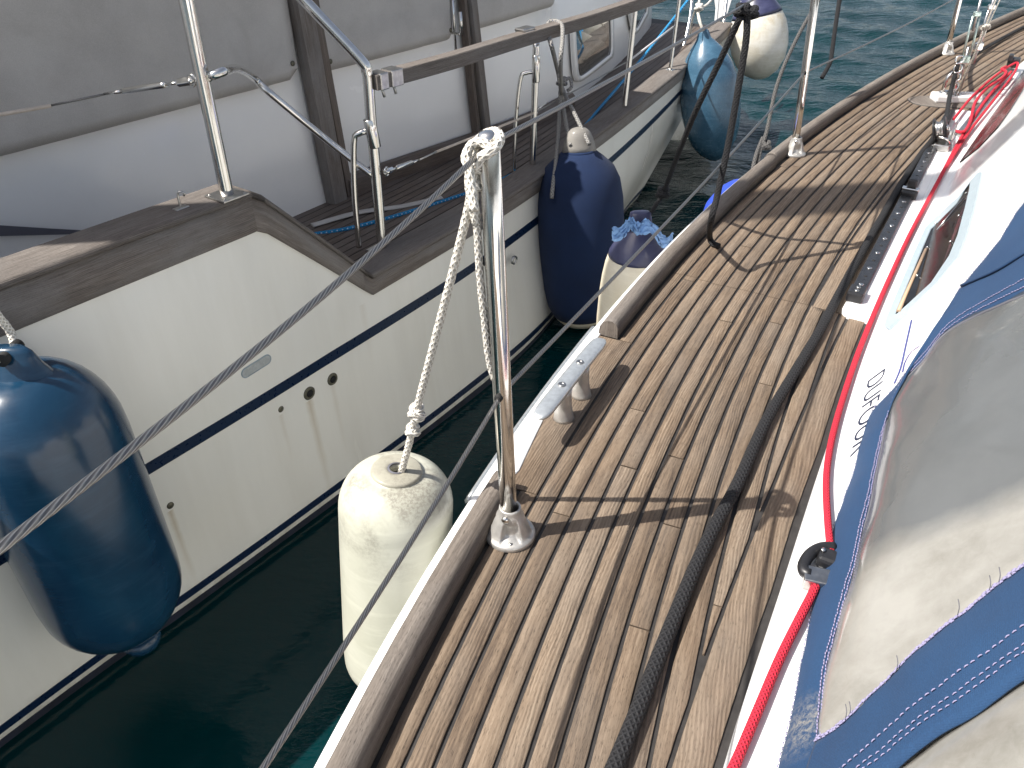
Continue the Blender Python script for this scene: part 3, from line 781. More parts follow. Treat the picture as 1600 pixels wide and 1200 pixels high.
S2b, S2t = P(1240, 242), PV(1277, -30, (P(1240, 242).x-1, P(1240, 242).y), (P(1240, 242).x+1, P(1240, 242).y))
S3b = P(1478, 85); S3t = S3b+(PV(1499, 0, (S3b.x-1, S3b.y), (S3b.x+1, S3b.y))-S3b)*1.0
S2d = (PV(1272, 10, (S2b.x-1, S2b.y), (S2b.x+1, S2b.y))-S2b).normalized(); S2t = S2b+S2d*.615
S3t = S3b+(S3t-S3b).normalized()*.615
S1t = S1b+(S1t-S1b).normalized()*.62
st1 = stanchion(S1b, S1t); st2 = stanchion(S2b, S2t); st3 = stanchion(S3b, S3t)
st1['label'] = 'nearest stanchion with a white rope hitched round its top'
# lifelines: upper and lower wires
def lifeline(pts, r=.0029, sag=.0, name='lifeline', m='wire', par=near):
    mb = MB(); out = []
    for a, b in zip(pts[:-1], pts[1:]):
        n = 16
        for i in range(n):
            t = i/n; out.append(a.lerp(b, t)-Vector((0, 0, sag*4*t*(1-t))))
    out.append(pts[-1]); mb.tube(out, r, 10); return mb.build(name, M[m], par)
S1u = S1t-Vector((0, 0, .014)); S1l = S1b+(S1t-S1b)*.44
S2u = S2t-Vector((0, 0, .014)); S2l = S2b+(S2t-S2b)*.44; S3u = S3t-Vector((0, 0, .014)); S3l = S3b+(S3t-S3b)*.44
ua = P(-120, 945, .60); la = P(330, 1320, .275)
lifeline([ua, S1u, S2u, S3u, Vector((4.2, 6.2, .62))], .0030, .012)
lifeline([la, S1l, S2l, S3l, Vector((4.2, 6.2, .30))], .0030, .010)
mb = MB()    # ferrule ring at the stanchion head
mb.tube([S1u-(S2u-S1u).normalized()*.02, S1u+(S2u-S1u).normalized()*.02], .0062, 14); mb.build('wire_bush', M['chrome'], st1)

# shroud plate, turnbuckles, shrouds
cp = P(1486, 160)
mb = MB()
dpl = Vector((.62, .78, 0)).normalized(); npl = Vector((dpl.y, -dpl.x, 0))
def oval(mb, c, a, b, z0, z1, X, Y, n=36, ins=.004):
    rows = []
    for (i, z) in ((0, z0), (0, z1-ins*.5), (ins, z1)):
        rows.append([c+X*math.copysign(abs(math.cos(2*math.pi*j/n))**.8, math.cos(2*math.pi*j/n))*(a-i)+Y*math.copysign(abs(math.sin(2*math.pi*j/n))**.8, math.sin(2*math.pi*j/n))*(b-i)+Vector((0, 0, z)) for j in range(n)])
    o = mb.grid(rows, None, .2, True, closeu=True); mb.face([o+2*n+j for j in range(n)], [((Vector(mb.v[o+2*n+j])-c).dot(X), (Vector(mb.v[o+2*n+j])-c).dot(Y)) for j in range(n)], .2, False)
Xs = Vector((1, -.05, 0)).normalized(); Ys = Vector((.05, 1, 0)).normalized()
oval(mb, cp, .172, .095, -.001, .0035, Xs, Ys); sur = mb.build('shroud_surround_seam', M['caulk'], near)
mb = MB(); oval(mb, cp, .168, .090, 0, .0055, Xs, Ys); mb.build('shroud_surround', M['teak_grey'], near)
mb = MB(); mb.box(cp+Xs*.02+Vector((0, 0, .02)), .20, .07, .032, Xs, Ys, (0, 0, 1), bev=.008); plt = mb.build('shroud_plate', M['gel_near'], near)
mb = MB(); mb.lathe(cp+Vector((-.03, 0, .036)), (0, 0, 1), [(.03, 0), (.028, .006), (.012, .012), (.001, .013)], 24)
mb.tube(cr([cp+Vector((-.05, 0, .04)), cp+Vector((-.045, 0, .1)), cp+Vector((-.02, 0, .115)), cp+Vector((0, 0, .04))], .01), .007, 10)
for k in range(6): mb.lathe(cp+Vector((.03+.014*(k % 3), .02*(k//3)-.01, .036)), (0, 0, 1), [(.006, 0), (.005, .004), (.001, .005)], 10)
mb.build('u_bolt', M['chrome'], plt)
vp = ((cp.x-1, cp.y), (cp.x+1, cp.y))
def VP_(x, y, d=0.): return PV(x, y, (cp.x-1, cp.y+d), (cp.x+1, cp.y+d))
def turnbuckle(a, b, parent, mm, w_=.011, top=None):
    mb = MB(); d = (b-a).normalized(); sd = d.cross(Vector((0, 1, 0))).normalized(); L = (b-a).length
    for q in (-1, 1): mb.tube([a+d*L*.28+sd*q*w_, a+d*L*.8+sd*q*w_], .0042, 8)
    mb.box(a+d*L*.26, .032, .016, .03, sd, d.cross(sd), d, bev=.004); mb.box(a+d*L*.82, .028, .014, .02, sd, d.cross(sd), d, bev=.004)
    tb_ = mb.build('turnbuckle', M[mm], parent)
    mb = MB(); mb.tube([a, a+d*L*.42], .0055, 8); mb.tube([a+d*L*.62, b], .0055, 8); mb.build('threaded_rod', M['steel_dull'], tb_)
    if top is not None:
        mb = MB(); mb.tube([b, top], .0035, 8); mb.build('shroud_wire', M['wire'], near)
    return tb_
M['greenish'] = plain('verdigris_chrome', (.50, .60, .56), .3, .8, var=.2, vs=90)
a1 = VP_(1500, 125); b1 = VP_(1533, -2); turnbuckle(a1, b1, near, 'greenish', .014, a1+(b1-a1)*3.2)
a2 = VP_(1520, 100, .08); b2_ = VP_(1556, -10, .08); turnbuckle(a2, b2_, near, 'chrome', .007, a2+(b2_-a2)*3.2)
mb = MB()
for (xa, xb) in ((1488, 1562), (1493, 1556)): mb.tube([VP_(xa, 160, -.03), VP_(xb, 0, -.03), VP_(xb+(xb-xa)*.3, -60, -.03)], .0028, 6)
k_ = VP_(1540, 43, -.03)
mb.tube(cr([k_+Vector((-.012, 0, 0)), k_+Vector((0, -.012, .01)), k_+Vector((.014, 0, 0)), k_+Vector((0, .012, -.008))], .004, True), .006, 8)
cord = mb.build('shroud_cord', M['rope_pale']); tag(cord, 'thin pale cord pair knotted beside the shroud turnbuckle', 'cord')
mb = MB()
for i in range(5):
    q = VP_(1489+i*2.5, 150-i*14, -.02); mb.tube(cr([q+Vector((-.010, 0, -.012)), q+Vector((.010, -.006, -.006)), q+Vector((.010, 0, .014)), q+Vector((-.010, .006, .010))], .004, True), .0038, 8)
mb.build('shackle', M['chrome'], plt)
# ================================================================ ROPES ON THE NEAR BOAT
def rope_obj(name, pts, r, m, label, cat='rope', step=.012, n=12, parent=None, strand=None, group=None):
    mb = MB(); mb.tube(cr(pts, step), r, n, strand=strand); o = mb.build(name, M[m], parent)
    if parent is None: tag(o, label, cat, group)
    return o
rb = .0105
rope_obj('genoa_sheet', [P(820, 1560, .011), P(880, 1400, .011), P(935, 1262, .011), P(962, 1195, .011), P(997, 1110, .011), P(1040, 1000, .011), P(1085, 890, .011), P(1118, 820, .0115), P(1153, 755, .0125), P(1196, 660, .011), P(1238, 588, .011), P(1276, 525, .011), P(1303, 475, .012), P(1335, 415, .011), P(1372, 350, .011), P(1408, 288, .012), P(1440, 240, .018), P(1460, 214, .04), P(1462, 198, .075)], rb, 'rope_black', 'thick black braided rope lying along the whole side deck to the track block', n=14)
rope_obj('genoa_sheet', [P(1478, 195, .085), VP_(1484, 150, -.1), VP_(1492, 118, -.02), VP_(1499, 98, .03), P(1512, 92, .05), P(1545, 72, .02), P(1600, 42, .012), P(1680, 5, .012)], .0085, 'rope_black', 'black rope rising beside the shroud and running on to the far deck')
RL = [P(960, 1560, .03), P(1050, 1400, .03), P(1118, 1260, .03), P(1146, 1200, .03), P(1180, 1120, .031), P(1218, 1030, .031), P(1250, 965, .032), P(1268, 930, .032), P(1276, 912, .032)]
rope_obj('furling_line', RL, .0062, 'rope_red', 'red braided line entering the black clutch from below', n=12, step=.006)
rope_obj('furling_line', [P(1298, 862, .036), P(1293, 810, .033), P(1291, 750, .032), P(1297, 700, .031), P(1312, 640, .030), P(1338, 560, .029), P(1365, 492, .029), P(1393, 428, .029), P(1425, 360, .03), P(1465, 285, .03), P(1505, 210, .032), P(1545, 150, .036), P(1580, 112, .05)], .0056, 'rope_red', 'long red line running along the coachroof gutter from the clutch to the bow')
# red purchase lines about the forward track
rope_obj('purchase_line', [P(1494, 205, .04), P(1506, 206, .045), P(1516, 190, .045), P(1524, 160, .05), P(1542, 138, .05), P(1565, 122, .06), P(1572, 112, .065), P(1565, 108, .07), P(1572, 104, .07)], .0055, 'rope_red', 'red line knotted below the forward block and looped back beside the track')
rope_obj('purchase_line', [P(1490, 186, .04), P(1520, 150, .04), P(1556, 118, .05), P(1588, 98, .06), P(1584, 115, .05), P(1550, 160, .04), P(1515, 205, .035), P(1478, 262, .03)], .005, 'rope_red', 'red line wrapped round the forward end of the small track')
t2a, t2b = P(1500, 210, .026), P(1580, 108, .026)
mb = MB(); mb.sweep(line_off(t2a, t2b, 6), [(-.014, -.012), (-.014, .003), (.014, .003), (.014, -.012)], 0, False, closed=True, cap=True, up=(0, 0, 1)); tr2 = mb.build('sheet_track', M['steel_dull'], near)
mb = MB(); mb.box(t2b+Vector((0, 0, .03)), .05, .05, .04, tn, td, (0, 0, 1), bev=.006); mb.box(t2b+Vector((-.02, 0, .05)), .02, .04, .03, tn, td, (0, 0, 1), bev=.004); mb.build('forward_block', M['black'], near)
for i in range(9): mb = MB(); mb.box(t2a.lerp(t2b, (i+.5)/9)+Vector((0, 0, .0045)), .016, .004, .002, tn, td, (0, 0, 1)); mb.build('bolt', M['chrome'], tr2)

# clutch / fairlead by the sprayhood
kc = P(1290, 880, .055)
mb = MB(); q = [P(x, y, .036) for x, y in ((1304, 856), (1284, 856), (1266, 866), (1256, 882), (1257, 894), (1266, 898))]
mb.tube(cr(q, .004), [.0085]*len(cr(q, .004)), 14); mb.box(P(1294, 874, .034), .03, .03, .02, ep, ed, (0, 0, 1), bev=.006)
fl = mb.build('clutch_handle', M['black'], near)
mb = MB(); mb.box(P(1279, 906, .032), .042, .03, .02, (Vector((.95, -.3, 0))), Vector((.3, .95, 0)), (0, 0, 1), bev=.002); mb.build('clutch_body', M['steel_dull'], fl)
mb = MB(); mb.lathe(P(1286, 860, .045), (0, 0, 1), [(.004, 0), (.003, .003), (.0003, .0034)], 12); mb.build('clutch_rivet', M['chrome'], fl)

# ================================================================ SPRAYHOOD
hood = thing('sprayhood', 'blue canvas sprayhood with clouded clear windows over the white coachroof', 'sprayhood', (.5, .7, .1))
def hoodpt(x, y, off=.012):
    return PN(x, y, pS+nS*off, nS)
outA = [(1188, 1300), (1212, 1200), (1242, 1075), (1262, 975), (1277, 900), (1294, 850), (1310, 800), (1332, 735), (1345, 687), (1360, 642), (1397, 602), (1430, 560), (1457, 525), (1492, 470), (1502, 445), (1560, 375), (1600, 312), (1660, 225)]
inA = [(1282, 1195), (1284, 1175), (1286, 1148), (1290, 1062), (1312, 967), (1333, 900), (1350, 825), (1362, 780), (1377, 700), (1390, 638), (1407, 602), (1436, 572), (1450, 555), (1470, 527), (1512, 500), (1555, 480), (1600, 460), (1665, 430)]
topB = [(1284, 1152), (1318, 1132), (1350, 1110), (1400, 1055), (1437, 1017), (1487, 977), (1525, 947), (1575, 907), (1625, 873), (1700, 820)]
botB = [(1240, 1330), (1320, 1265), (1410, 1200), (1475, 1152), (1512, 1128), (1550, 1105), (1600, 1072), (1660, 1035), (1740, 985)]
def polyl(px, n, fn):
    pts = [fn(*q) for q in px]; sp = cr(pts, .01); L = [0]
    for i in range(1, len(sp)): L.append(L[-1]+(sp[i]-sp[i-1]).length)
    out = []
    for k in range(n+1):
        t = L[-1]*k/n; i = max(1, int(np.searchsorted(L, t))); i = min(i, len(sp)-1)
        out.append(sp[i-1].lerp(sp[i], (t-L[i-1])/max(1e-9, L[i]-L[i-1])))
    return out
def bandmesh(a, b, n=90, m=12, wr=.003, thick=.003, lift=0.):
    A = polyl(a, n, hoodpt); B = polyl(b, n, hoodpt); mb = MB(); rows = []; uvs = []
    for i in range(n+1):
        row = []; uv = []
        for j in range(m+1):
            t = j/m; q = A[i].lerp(B[i], t)
            h = wr*(mnoise.noise(Vector((q.x*9, q.y*9, q.z*5)))+.5*mnoise.noise(q*26))+lift+.004*math.sin(math.pi*t)
            e = .0035 if j in (0, m) else 0
            row.append(q+nS*(h-e*1.0)); uv.append(((q-pS).dot(uS), (q-pS).dot(ed)))
        rows.append(row); uvs.append(uv)
    mb.grid(rows, uvs, 0, True); return mb, rows
mbA, rowsA = bandmesh(outA, inA); bA = mbA.build('canvas_border', M['canvas_blue'], hood)
mbB, rowsB = bandmesh(topB, botB, lift=.006, wr=.005); bB = mbB.build('canvas_hem', M['canvas_blue'], hood)
for o in (bA, bB):
    md = o.modifiers.new('t', 'SOLIDIFY'); md.thickness = .0022; md.offset = -1
def vgrid(fa, fb, n, m, name, bul, off):
    A = polyl(fa, n, lambda x, y: hoodpt(x, y, off)); B = polyl(fb, n, lambda x, y: hoodpt(x, y, off)); mb = MB(); rows = []
    for i in range(n+1):
        row = []
        for j in range(m+1):
            t = j/m; q = A[i].lerp(B[i], t); k = math.sin(math.pi*min(1, max(0, t)))*math.sin(math.pi*min(1, i/n*1.0))
            row.append(q+nS*(bul*k+.004*mnoise.noise(q*7)+.0015*mnoise.noise(q*19)))
        rows.append(row)
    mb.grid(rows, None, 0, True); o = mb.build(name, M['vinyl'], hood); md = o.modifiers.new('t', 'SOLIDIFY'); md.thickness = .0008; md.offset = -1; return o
# main window: between the left/top border and the lower hem
left = [(1281, 1160), (1286, 1062), (1308, 967), (1330, 900), (1346, 825), (1358, 780), (1373, 700), (1387, 635), (1404, 598), (1445, 552), (1466, 522), (1510, 495), (1600, 455), (1700, 408)]
right = [(1284, 1168), (1318, 1142), (1350, 1118), (1400, 1065), (1437, 1027), (1487, 987), (1525, 957), (1575, 917), (1625, 883), (1700, 830)]
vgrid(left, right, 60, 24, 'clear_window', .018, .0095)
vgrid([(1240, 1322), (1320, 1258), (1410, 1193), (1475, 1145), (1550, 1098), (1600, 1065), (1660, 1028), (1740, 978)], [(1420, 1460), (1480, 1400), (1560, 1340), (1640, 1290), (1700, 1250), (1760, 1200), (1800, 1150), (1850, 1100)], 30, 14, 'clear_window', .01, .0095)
# stitching and bindings
def stitches(rows, t, name, dash=.0045, gap=.003, r=.0007, jit=.0005):
    n = len(rows); m = len(rows[0])-1; line = []
    for R in rows:
        x = t*m; j = min(int(x), m-1); line.append(Vector(R[j]).lerp(Vector(R[j+1]), x-j)+nS*.0012)
    mb = MB(); L = [0]
    for i in range(1, n): L.append(L[-1]+(line[i]-line[i-1]).length)
    def at(s): i = max(1, min(n-1, int(np.searchsorted(L, s)))); return line[i-1].lerp(line[i], (s-L[i-1])/max(1e-9, L[i]-L[i-1]))
    s = 0
    while s+dash < L[-1]:
        j = Vector((random.uniform(-jit, jit), random.uniform(-jit, jit), random.uniform(-jit, jit)))
        a, b = at(s)+j, at(s+dash)+j; mb.tube([a, (a+b)/2+nS*.0006, b], r, 5); s += dash+gap
    return mb
def join(list_mb):
    m = MB()
    for q in list_mb:
        o = len(m.v); m.v += q.v
        for f, uvq, r_, s_ in zip(q.f, q.uv, q.r, q.sm): m.face([i+o for i in f], uvq, r_, s_)
    return m
for q in (stitches(rowsA, .05, ''), stitches(rowsA, .90, '', dash=.004, gap=.0015, r=.0009), stitches(rowsA, .95, '', dash=.004, gap=.0015, r=.0009)): q.build('stitching', M['thread'], bA)
for q in ([stitches(rowsB, t, '', **k) for t, k in ((.03, dict(dash=.005, gap=.001, r=.0011)), (.06, dict(dash=.005, gap=.001, r=.0011)), (.09, dict(dash=.004, gap=.001, r=.001)), (.66, {}), (.80, dict(r=.0006)), (.86, dict(r=.0006)))]): q.build('stitching', M['thread'], bB)
mb = MB(); mb.tube([Vector(R[-1])+nS*.0015 for R in rowsA], .0028, 8); mb.build('binding', M['binding'], bA)
# crease and cord across the upper band
mb = MB(); mb.tube(cr([hoodpt(x, y, .018) for x, y in ((1502, 446), (1530, 434), (1560, 420), (1600, 396), (1660, 365))], .01), .003, 8); mb.build('piping', M['canvas_blue'], bA)
for (x, y) in ((1400, 1050), (1496, 962), (1545, 925), (1560, 912), (1320, 1126), (1326, 1122)):
    mb = MB(); mb.tube(cr([hoodpt(x, y, .02), hoodpt(x+3, y-14, .026), hoodpt(x+1, y-26, .03)], .003), .00045, 5); mb.build('loose_thread', M['binding'], bB)

# ================================================================ LEFT BOAT
lb = thing('sailboat', 'cream hulled ketch on the left with a navy stripe and grey weathered teak rails', 'sailboat', (-1.2, 2.6, 0))
gpl = [(-3.4, -2.05), (-2.2, -.02), (-1.15, 1.512), (-.76, 2.07), (-.531, 2.40), (0., 3.217), (.458, 4.058), (.80, 4.72), (1.13, 5.38), (1.45, 6.05), (1.74, 6.68)]
wpl = [(-3.8, -2.2), (-2.5, -.40), (-1.404, 1.162), (-1.05, 1.62), (-.80, 1.945), (-.30, 2.62), (.08, 3.20), (.35, 3.80), (.55, 4.35), (.72, 4.80), (.86, 5.1)]
Gc = cr([Vector((x, y, 0)) for x, y in gpl], .03); Wc = cr([Vector((x, y, -1.15)) for x, y in wpl], .03)
def resample(pts, n):
    L = [0]
    for i in range(1, len(pts)): L.append(L[-1]+(pts[i]-pts[i-1]).length)
    out = []
    for k in range(n+1):
        t = L[-1]*k/n; i = max(1, min(len(pts)-1, int(np.searchsorted(L, t)))); out.append(pts[i-1].lerp(pts[i], (t-L[i-1])/max(1e-9, L[i]-L[i-1])))
    return out
NG = 260
Gr = resample(Gc, NG); Wr = resample(Wc, NG)
def zcap(p):          # height of the cap-rail top along the boat (raised bulwark aft, sheer forward)
    y = p.y
    if y < 2.10: return .075+(2.1-y)*.012
    if y < 2.44: return .075-(y-2.10)/.34*(.075+.362)
    return -.362+max(0, y-2.44)*.008+.004*max(0, y-3.5)**2
FH = .105            # height of the wooden face
fh = lambda p: .125-.038*max(0, min(1, (p.y-2.08)/.36))
# hull surface
mb = MB(); rows = []; uvs = []
for i in range(NG+1):
    g = Gr[i]; wq = Wr[i]; zt = zcap(g)-.05; row = []; uv = []
    for j in range(15):
        t = j/14; z = zt+(-1.15-zt)*t; q = Vector((g.x+(wq.x-g.x)*t, g.y+(wq.y-g.y)*t, z))
        bow = max(0, (i/NG-.75)/.25)
        q += Vector((.819, -.574, 0))*math.sin(math.pi*t)*(.012-.05*bow*0)
        row.append(q)
    for dz, k in ((-.35, .25), (-.8, .9)): row.append(Vector((wq.x-.819*k, wq.y+.574*k, -1.15+dz)))
    rows.append(row)
mb.grid(rows, None, 0, True)
# port side, so that the boat is a closed body
port = [[Vector((g.x-3.1*min(1, (NG-i)/120), g.y+.9*min(1, (NG-i)/120)+.0, z)) for z in (zcap(g)-.05, -.6, -1.15, -1.8)] for i, g in enumerate(Gr)]
mb.grid(port, None, 0, True)
hull = mb.build('hull', M['hull_left'], lb)
def hull_pt(i, z, off):
    g = Gr[i]; wq = Wr[i]; zt = zcap(g)-.05; t = (z-zt)/(-1.15-zt); q = Vector((g.x+(wq.x-g.x)*t, g.y+(wq.y-g.y)*t, z))
    return q+Vector((.819, -.574, 0))*(math.sin(math.pi*max(0, min(1, t)))*.012+off)
def stripe(zlo, zhi, name, mat, off=.0025):
    mb = MB(); rows = []
    for i in range(NG+1):
        a, b = zlo(Gr[i]), zhi(Gr[i]); rows.append([hull_pt(i, a, 0), hull_pt(i, a, off), hull_pt(i, b, off), hull_pt(i, b, 0)])
    mb.grid(rows, None, 0, False); return mb.build(name, M[mat], lb)
zs = lambda p: -.585+.016*max(0, p.y-2.9)**1.6
stripe(lambda p: zs(p)-.019, lambda p: zs(p)+.019, 'sheer_stripe', 'navy')
stripe(lambda p: -1.115, lambda p: -1.088, 'waterline_stripe', 'navy')
stripe(lambda p: -1.20, lambda p: -1.135, 'bottom_paint', 'antifoul')
# bulwark face + cap rail (teak)
mb = MB(); rows = []; uvs = []; L = 0
for i in range(NG+1):
    g = Gr[i]; zt = zcap(g); f = fh(g)
    if i: L += math.hypot((g-Gr[i-1]).length, zt-zcap(Gr[i-1]))
    t = (Gr[min(NG, i+1)]-Gr[max(0, i-1)]).normalized(); sd = Vector((t.y, -t.x, 0))
    pr = [(.0, -f), (.010, -f+.002), (.013, -f+.008), (.013, -.022), (.006, -.018)]
    rows.append([g+sd*a+Vector((0, 0, zt+b)) for a, b in pr]); uvs.append([(q, L) for q in (0, .01, .02, f, f+.01)])
ycut = [2.10, 2.43, 3.9]
def seg_rows(cond):
    idx = [i for i in range(NG+1) if cond(Gr[i].y)]
    return [rows[i] for i in idx], [uvs[i] for i in idx]
segs = [(-9, 2.115, .2), (2.085, 2.43, .64), (2.405, 9, .43)]
for a, b, r in segs:
    R, U = seg_rows(lambda y: a <= y <= b); mb.grid(R, U, r, True)
mb.build('rubbing_board', M['teak_old'], lb)
mb = MB(); rows = []; uvs = []; L = 0
CW = .115
for i in range(NG+1):
    g = Gr[i]; zt = zcap(g)
    if i: L += math.hypot((g-Gr[i-1]).length, zt-zcap(Gr[i-1]))
    t = (Gr[min(NG, i+1)]-Gr[max(0, i-1)]).normalized(); sd = Vector((t.y, -t.x, 0))
    pr = [(.005, -.02), (.019, -.018), (.022, -.010), (.018, -.002), (.008, .001), (-CW+.01, .001), (-CW, -.006), (-CW, -.05), (-CW, -.10)]
    rows.append([g+sd*a+Vector((0, 0, zt+b)) for a, b in pr]); uvs.append([(q, L) for q in (0, .014, .02, .03, .04, .13, .14, .18, .2)])
for a, b, r in [(-9, 2.115, .15), (2.085, 2.43, .5), (2.405, 3.9, .7), (3.9, 9, .35)]:
    idx = [i for i in range(NG+1) if a <= Gr[i].y <= b+.02]; mb.grid([rows[i] for i in idx], [uvs[i] for i in idx], r, True)
mb.build('cap_rail', M['teak_cap'], lb)
# side deck, planked
ZD = lambda p: zcap(p)-.035 if p.y > 2.44 else -.41
mb = MB(); bed = MB(); r0 = []
for i in range(0, NG+1, 4):
    g = Gr[i]; r0.append([g+Vector((-.819*o, .574*o, 0))+Vector((0, 0, ZD(g)-.002)) for o in (.10, 1.0, 2.2)])
bed.grid(r0); bed.build('deck_caulking', M['caulk'], lb)
for k in range(17):
    a0 = .118+k*.042; rows = []; uvs = []
    for i in range(0, NG+1, 3):
        g = Gr[i]; t = (Gr[min(NG, i+1)]-Gr[max(0, i-1)]).normalized(); sd = Vector((-t.y, t.x, 0))
        rows.append([g+sd*(a0+o)+Vector((0, 0, ZD(g)+.001)) for o in (.0025, .0395)]); uvs.append([(0, i*.04), (.037, i*.04)])
    mb.grid(rows, uvs, random.random(), False)
mb.build('side_deck', M['teak_dark'], lb)
# deckhouse walls
Hw = [(-2.2, 1.16), (-1.83, 1.69), (-.72, 3.29), (0., 4.15), (.33, 4.67), (.66, 5.40), (.98, 6.3), (1.16, 7.0), (1.0, 7.6), (.3, 8.0)]
def wallpt(a, b): return lambda x, y, off=0.: PV(x, y, (a[0]+.819*off, a[1]-.574*off), (b[0]+.819*off, b[1]-.574*off))
WA = ((-1.83, 1.69), (-.72, 3.29)); WB = ((-.72, 3.29), (0., 4.15)); WC = ((.0, 4.15), (.66, 5.40))
_wp = [Vector((-2.6, .55, 0)), Vector((-1.83, 1.69, 0)), Vector((-1.3, 2.452, 0))]+cr([Vector((x, y, 0)) for x, y in Hw[2:]], .06)
def fw_(x, y, off=0.):
    r = ray(x, y); r2 = Vector((r.x, r.y, 0)); best = None
    for a, b in zip(_wp[:-1], _wp[1:]):
        d = (b-a); n = Vector((d.y, -d.x, 0)).normalized(); a_ = a+n*off; dn = n.dot(r2)
        if abs(dn) < 1e-6: continue
        t = n.dot(a_)/dn
        if t <= 0: continue
        k = (r2*t-a_).dot(d)/d.length_squared
        if -.02 <= k <= 1.02 and (best is None or t < best): best = t
    if best is None: return PV(x, y, (-1.83+.819*off, 1.69-.574*off), (-.72+.819*off, 3.29-.574*off))
    return CAM+r*best
def house():
    mb = MB()
    path = [Vector((x, y, 0)) for x, y in Hw]
    rows = []
    pp = [Vector((-1.83, 1.69, 0)), Vector((-1.3, 2.452, 0)), Vector((-.72, 3.29, 0))]
    full = cr([Vector((x, y, 0)) for x, y in Hw[2:]], .06)
    full = [pp[0], pp[1]]+full
    for p in full:
        high = p.y < 4.35
        zt = 1.12 if high else max(.22, 1.12-(p.y-4.35)*6)
        lean = .03
        rows.append([Vector((p.x, p.y, -.45)), Vector((p.x, p.y, -.39)), Vector((p.x-.01, p.y+.007, -.2)), Vector((p.x-lean*.5, p.y+lean*.35, zt-.04)), Vector((p.x-lean*.5-.02, p.y+lean*.35+.014, zt-.01)), Vector((p.x-lean*.5-.08, p.y+lean*.35+.05, zt)), Vector((p.x-1.9, p.y+.9, zt+.06))])
    mb.grid(rows, None, 0, True)
    # aft bulkhead
    mb.poly([(-1.83, 1.69, -.45), (-1.85, 1.70, 1.12), (-3.6, 2.7, 1.12), (-3.6, 2.7, -.45)])
    o = mb.build('deckhouse', M['house'], lb)
    mb = MB(); q = Vector((-1.83, 1.69, .35)); e = Vector((-3.05, -.05, .35)); mb.box((q+e)/2+Vector((-.06, .04, 0)), .06, (q-e).length-.01, 1.5, Vector((.819, -.574, 0)), (q-e).normalized(), (0, 0, 1), bev=.02); mb.build('unseen_shade_wall', M['house'], lb)  # out-of-frame wall, added only to shade the water between the hulls
    return o
hs = house()
# grey canvas window covers, hung over the house side
def cover(px, fn, label, off=.022, wr=.006, grp=True):
    t, r_, b, l_ = px   # corner pixels: top-left, top-right, bottom-right, bottom-left
    A = [fn(*t, off), fn(*r_, off), fn(*b, off), fn(*l_, off)]
    n, m = 44, 26; mb = MB(); rows = []; uvs = []
    d = (A[2]-A[3]); nn = Vector((.819, -.574, 0))
    rc = .035
    for i in range(m+1):
        tt = i/m; row = []; uv = []
        for j in range(n+1):
            s = j/n; q = fn(l_[0]+(b[0]-l_[0])*s, l_[1]+(b[1]-l_[1])*s, off); z = q.z+(1.02-q.z)*tt
            e = min(s, 1-s)*d.length
            if tt == 0 and e < rc: z += rc*(1-math.sqrt(max(0, 1-(1-e/rc)**2)))
            p = Vector((q.x, q.y, z)); h = wr*mnoise.noise(Vector((s*3, z*4, 2)))+wr*.5*mnoise.noise(Vector((s*9, z*3, 7)))
            edge = .006 if (i == 0 or j in (0, n)) else 0
            row.append(p+nn*(h-edge)); uv.append((s*d.length, z))
        rows.append(row); uvs.append(uv)
    mb.grid(rows, uvs, 0, True); o = mb.build('window_cover', M['canvas_grey']); md = o.modifiers.new('t', 'SOLIDIFY'); md.thickness = .004
    tag(o, label, 'canvas cover', 'grey canvas covers along the deckhouse'); return o, A
fa = fb = fc = fw_
c1, A1 = cover(((-200, -100), (445, -100), (468, 121), (-160, 286)), fa, 'wide grey canvas cover hung left of the broad wooden post')
c2, A2 = cover(((490, -100), (705, -100), (708, 60), (507, 113)), fa, 'grey canvas cover hung between the two wooden posts')
c3, A3 = cover(((740, -100), (900, -100), (868, 8), (742, 47)), fb, 'grey canvas cover hung right of the narrow wooden post')
for (x, y), cvr, f in (((457, 99), c1, fa), ((516, 96), c2, fa), ((704, 47), c2, fa)):
    mb = MB(); mb.lathe(f(x, y, .024), (.819, -.574, 0), [(.010, 0), (.010, .003), (.006, .006), (.0005, .007)], 16); mb.build('snap_stud', M['bronze'], cvr)
# wooden posts on the house side
def post(px, wd, th, fn, mat='teak_old', r=.4, name='door_post'):
    a, b = fn(*px[0]), fn(*px[1]); d = (b-a).normalized(); sd = Vector((.574, .819, 0)); a = a+d*0; a2 = a-d*0
    top = a+(a-b).normalized()*.7
    mb = MB(); L = (top-b).length; nn = Vector((.819, -.574, 0)); rows = []; uvs = []
    pr = [(-wd/2, 0), (-wd/2, th*.6), (-wd/2+.006, th), (wd/2-.006, th), (wd/2, th*.6), (wd/2, 0)]
    for i in range(31):
        q = b.lerp(top, i/30); rows.append([q+sd*x+nn*y for x, y in pr]); uvs.append([(x+wd+y, i/30*L) for x, y in pr])
    mb.grid(rows, uvs, r, False); mb.poly(rows[0]); return mb.build(name, M[mat], lb)
post(((462, 0), (524, 330)), .085, .05, fa, r=.33); 
post(((483, 0), (545, 330)), .045, .035, fa, 'teak_dark', .8)
post(((718, 0), (742, 225)), .030, .035, fa, 'teak_dark', .2); post(((733, 0), (758, 218)), .055, .03, fa, 'teak_old', .6)
mb = MB(); a_, b_ = fa(474, 0, .05), fa(508, 125, .05)
mb = MB(); mb.tube([fa(706, -20, .03), fa(712, 80, .03)], .006, 8); mb.box(fa(713, 52, .035), .02, .05, .012, (.574, .819, 0), (.819, -.574, 0), (0, 0, 1), bev=.003); mb.tube([fa(719, 18, .06), fa(721, 54, .06)], .008, 10); mb.build('door_bolt', M['chrome'], lb)
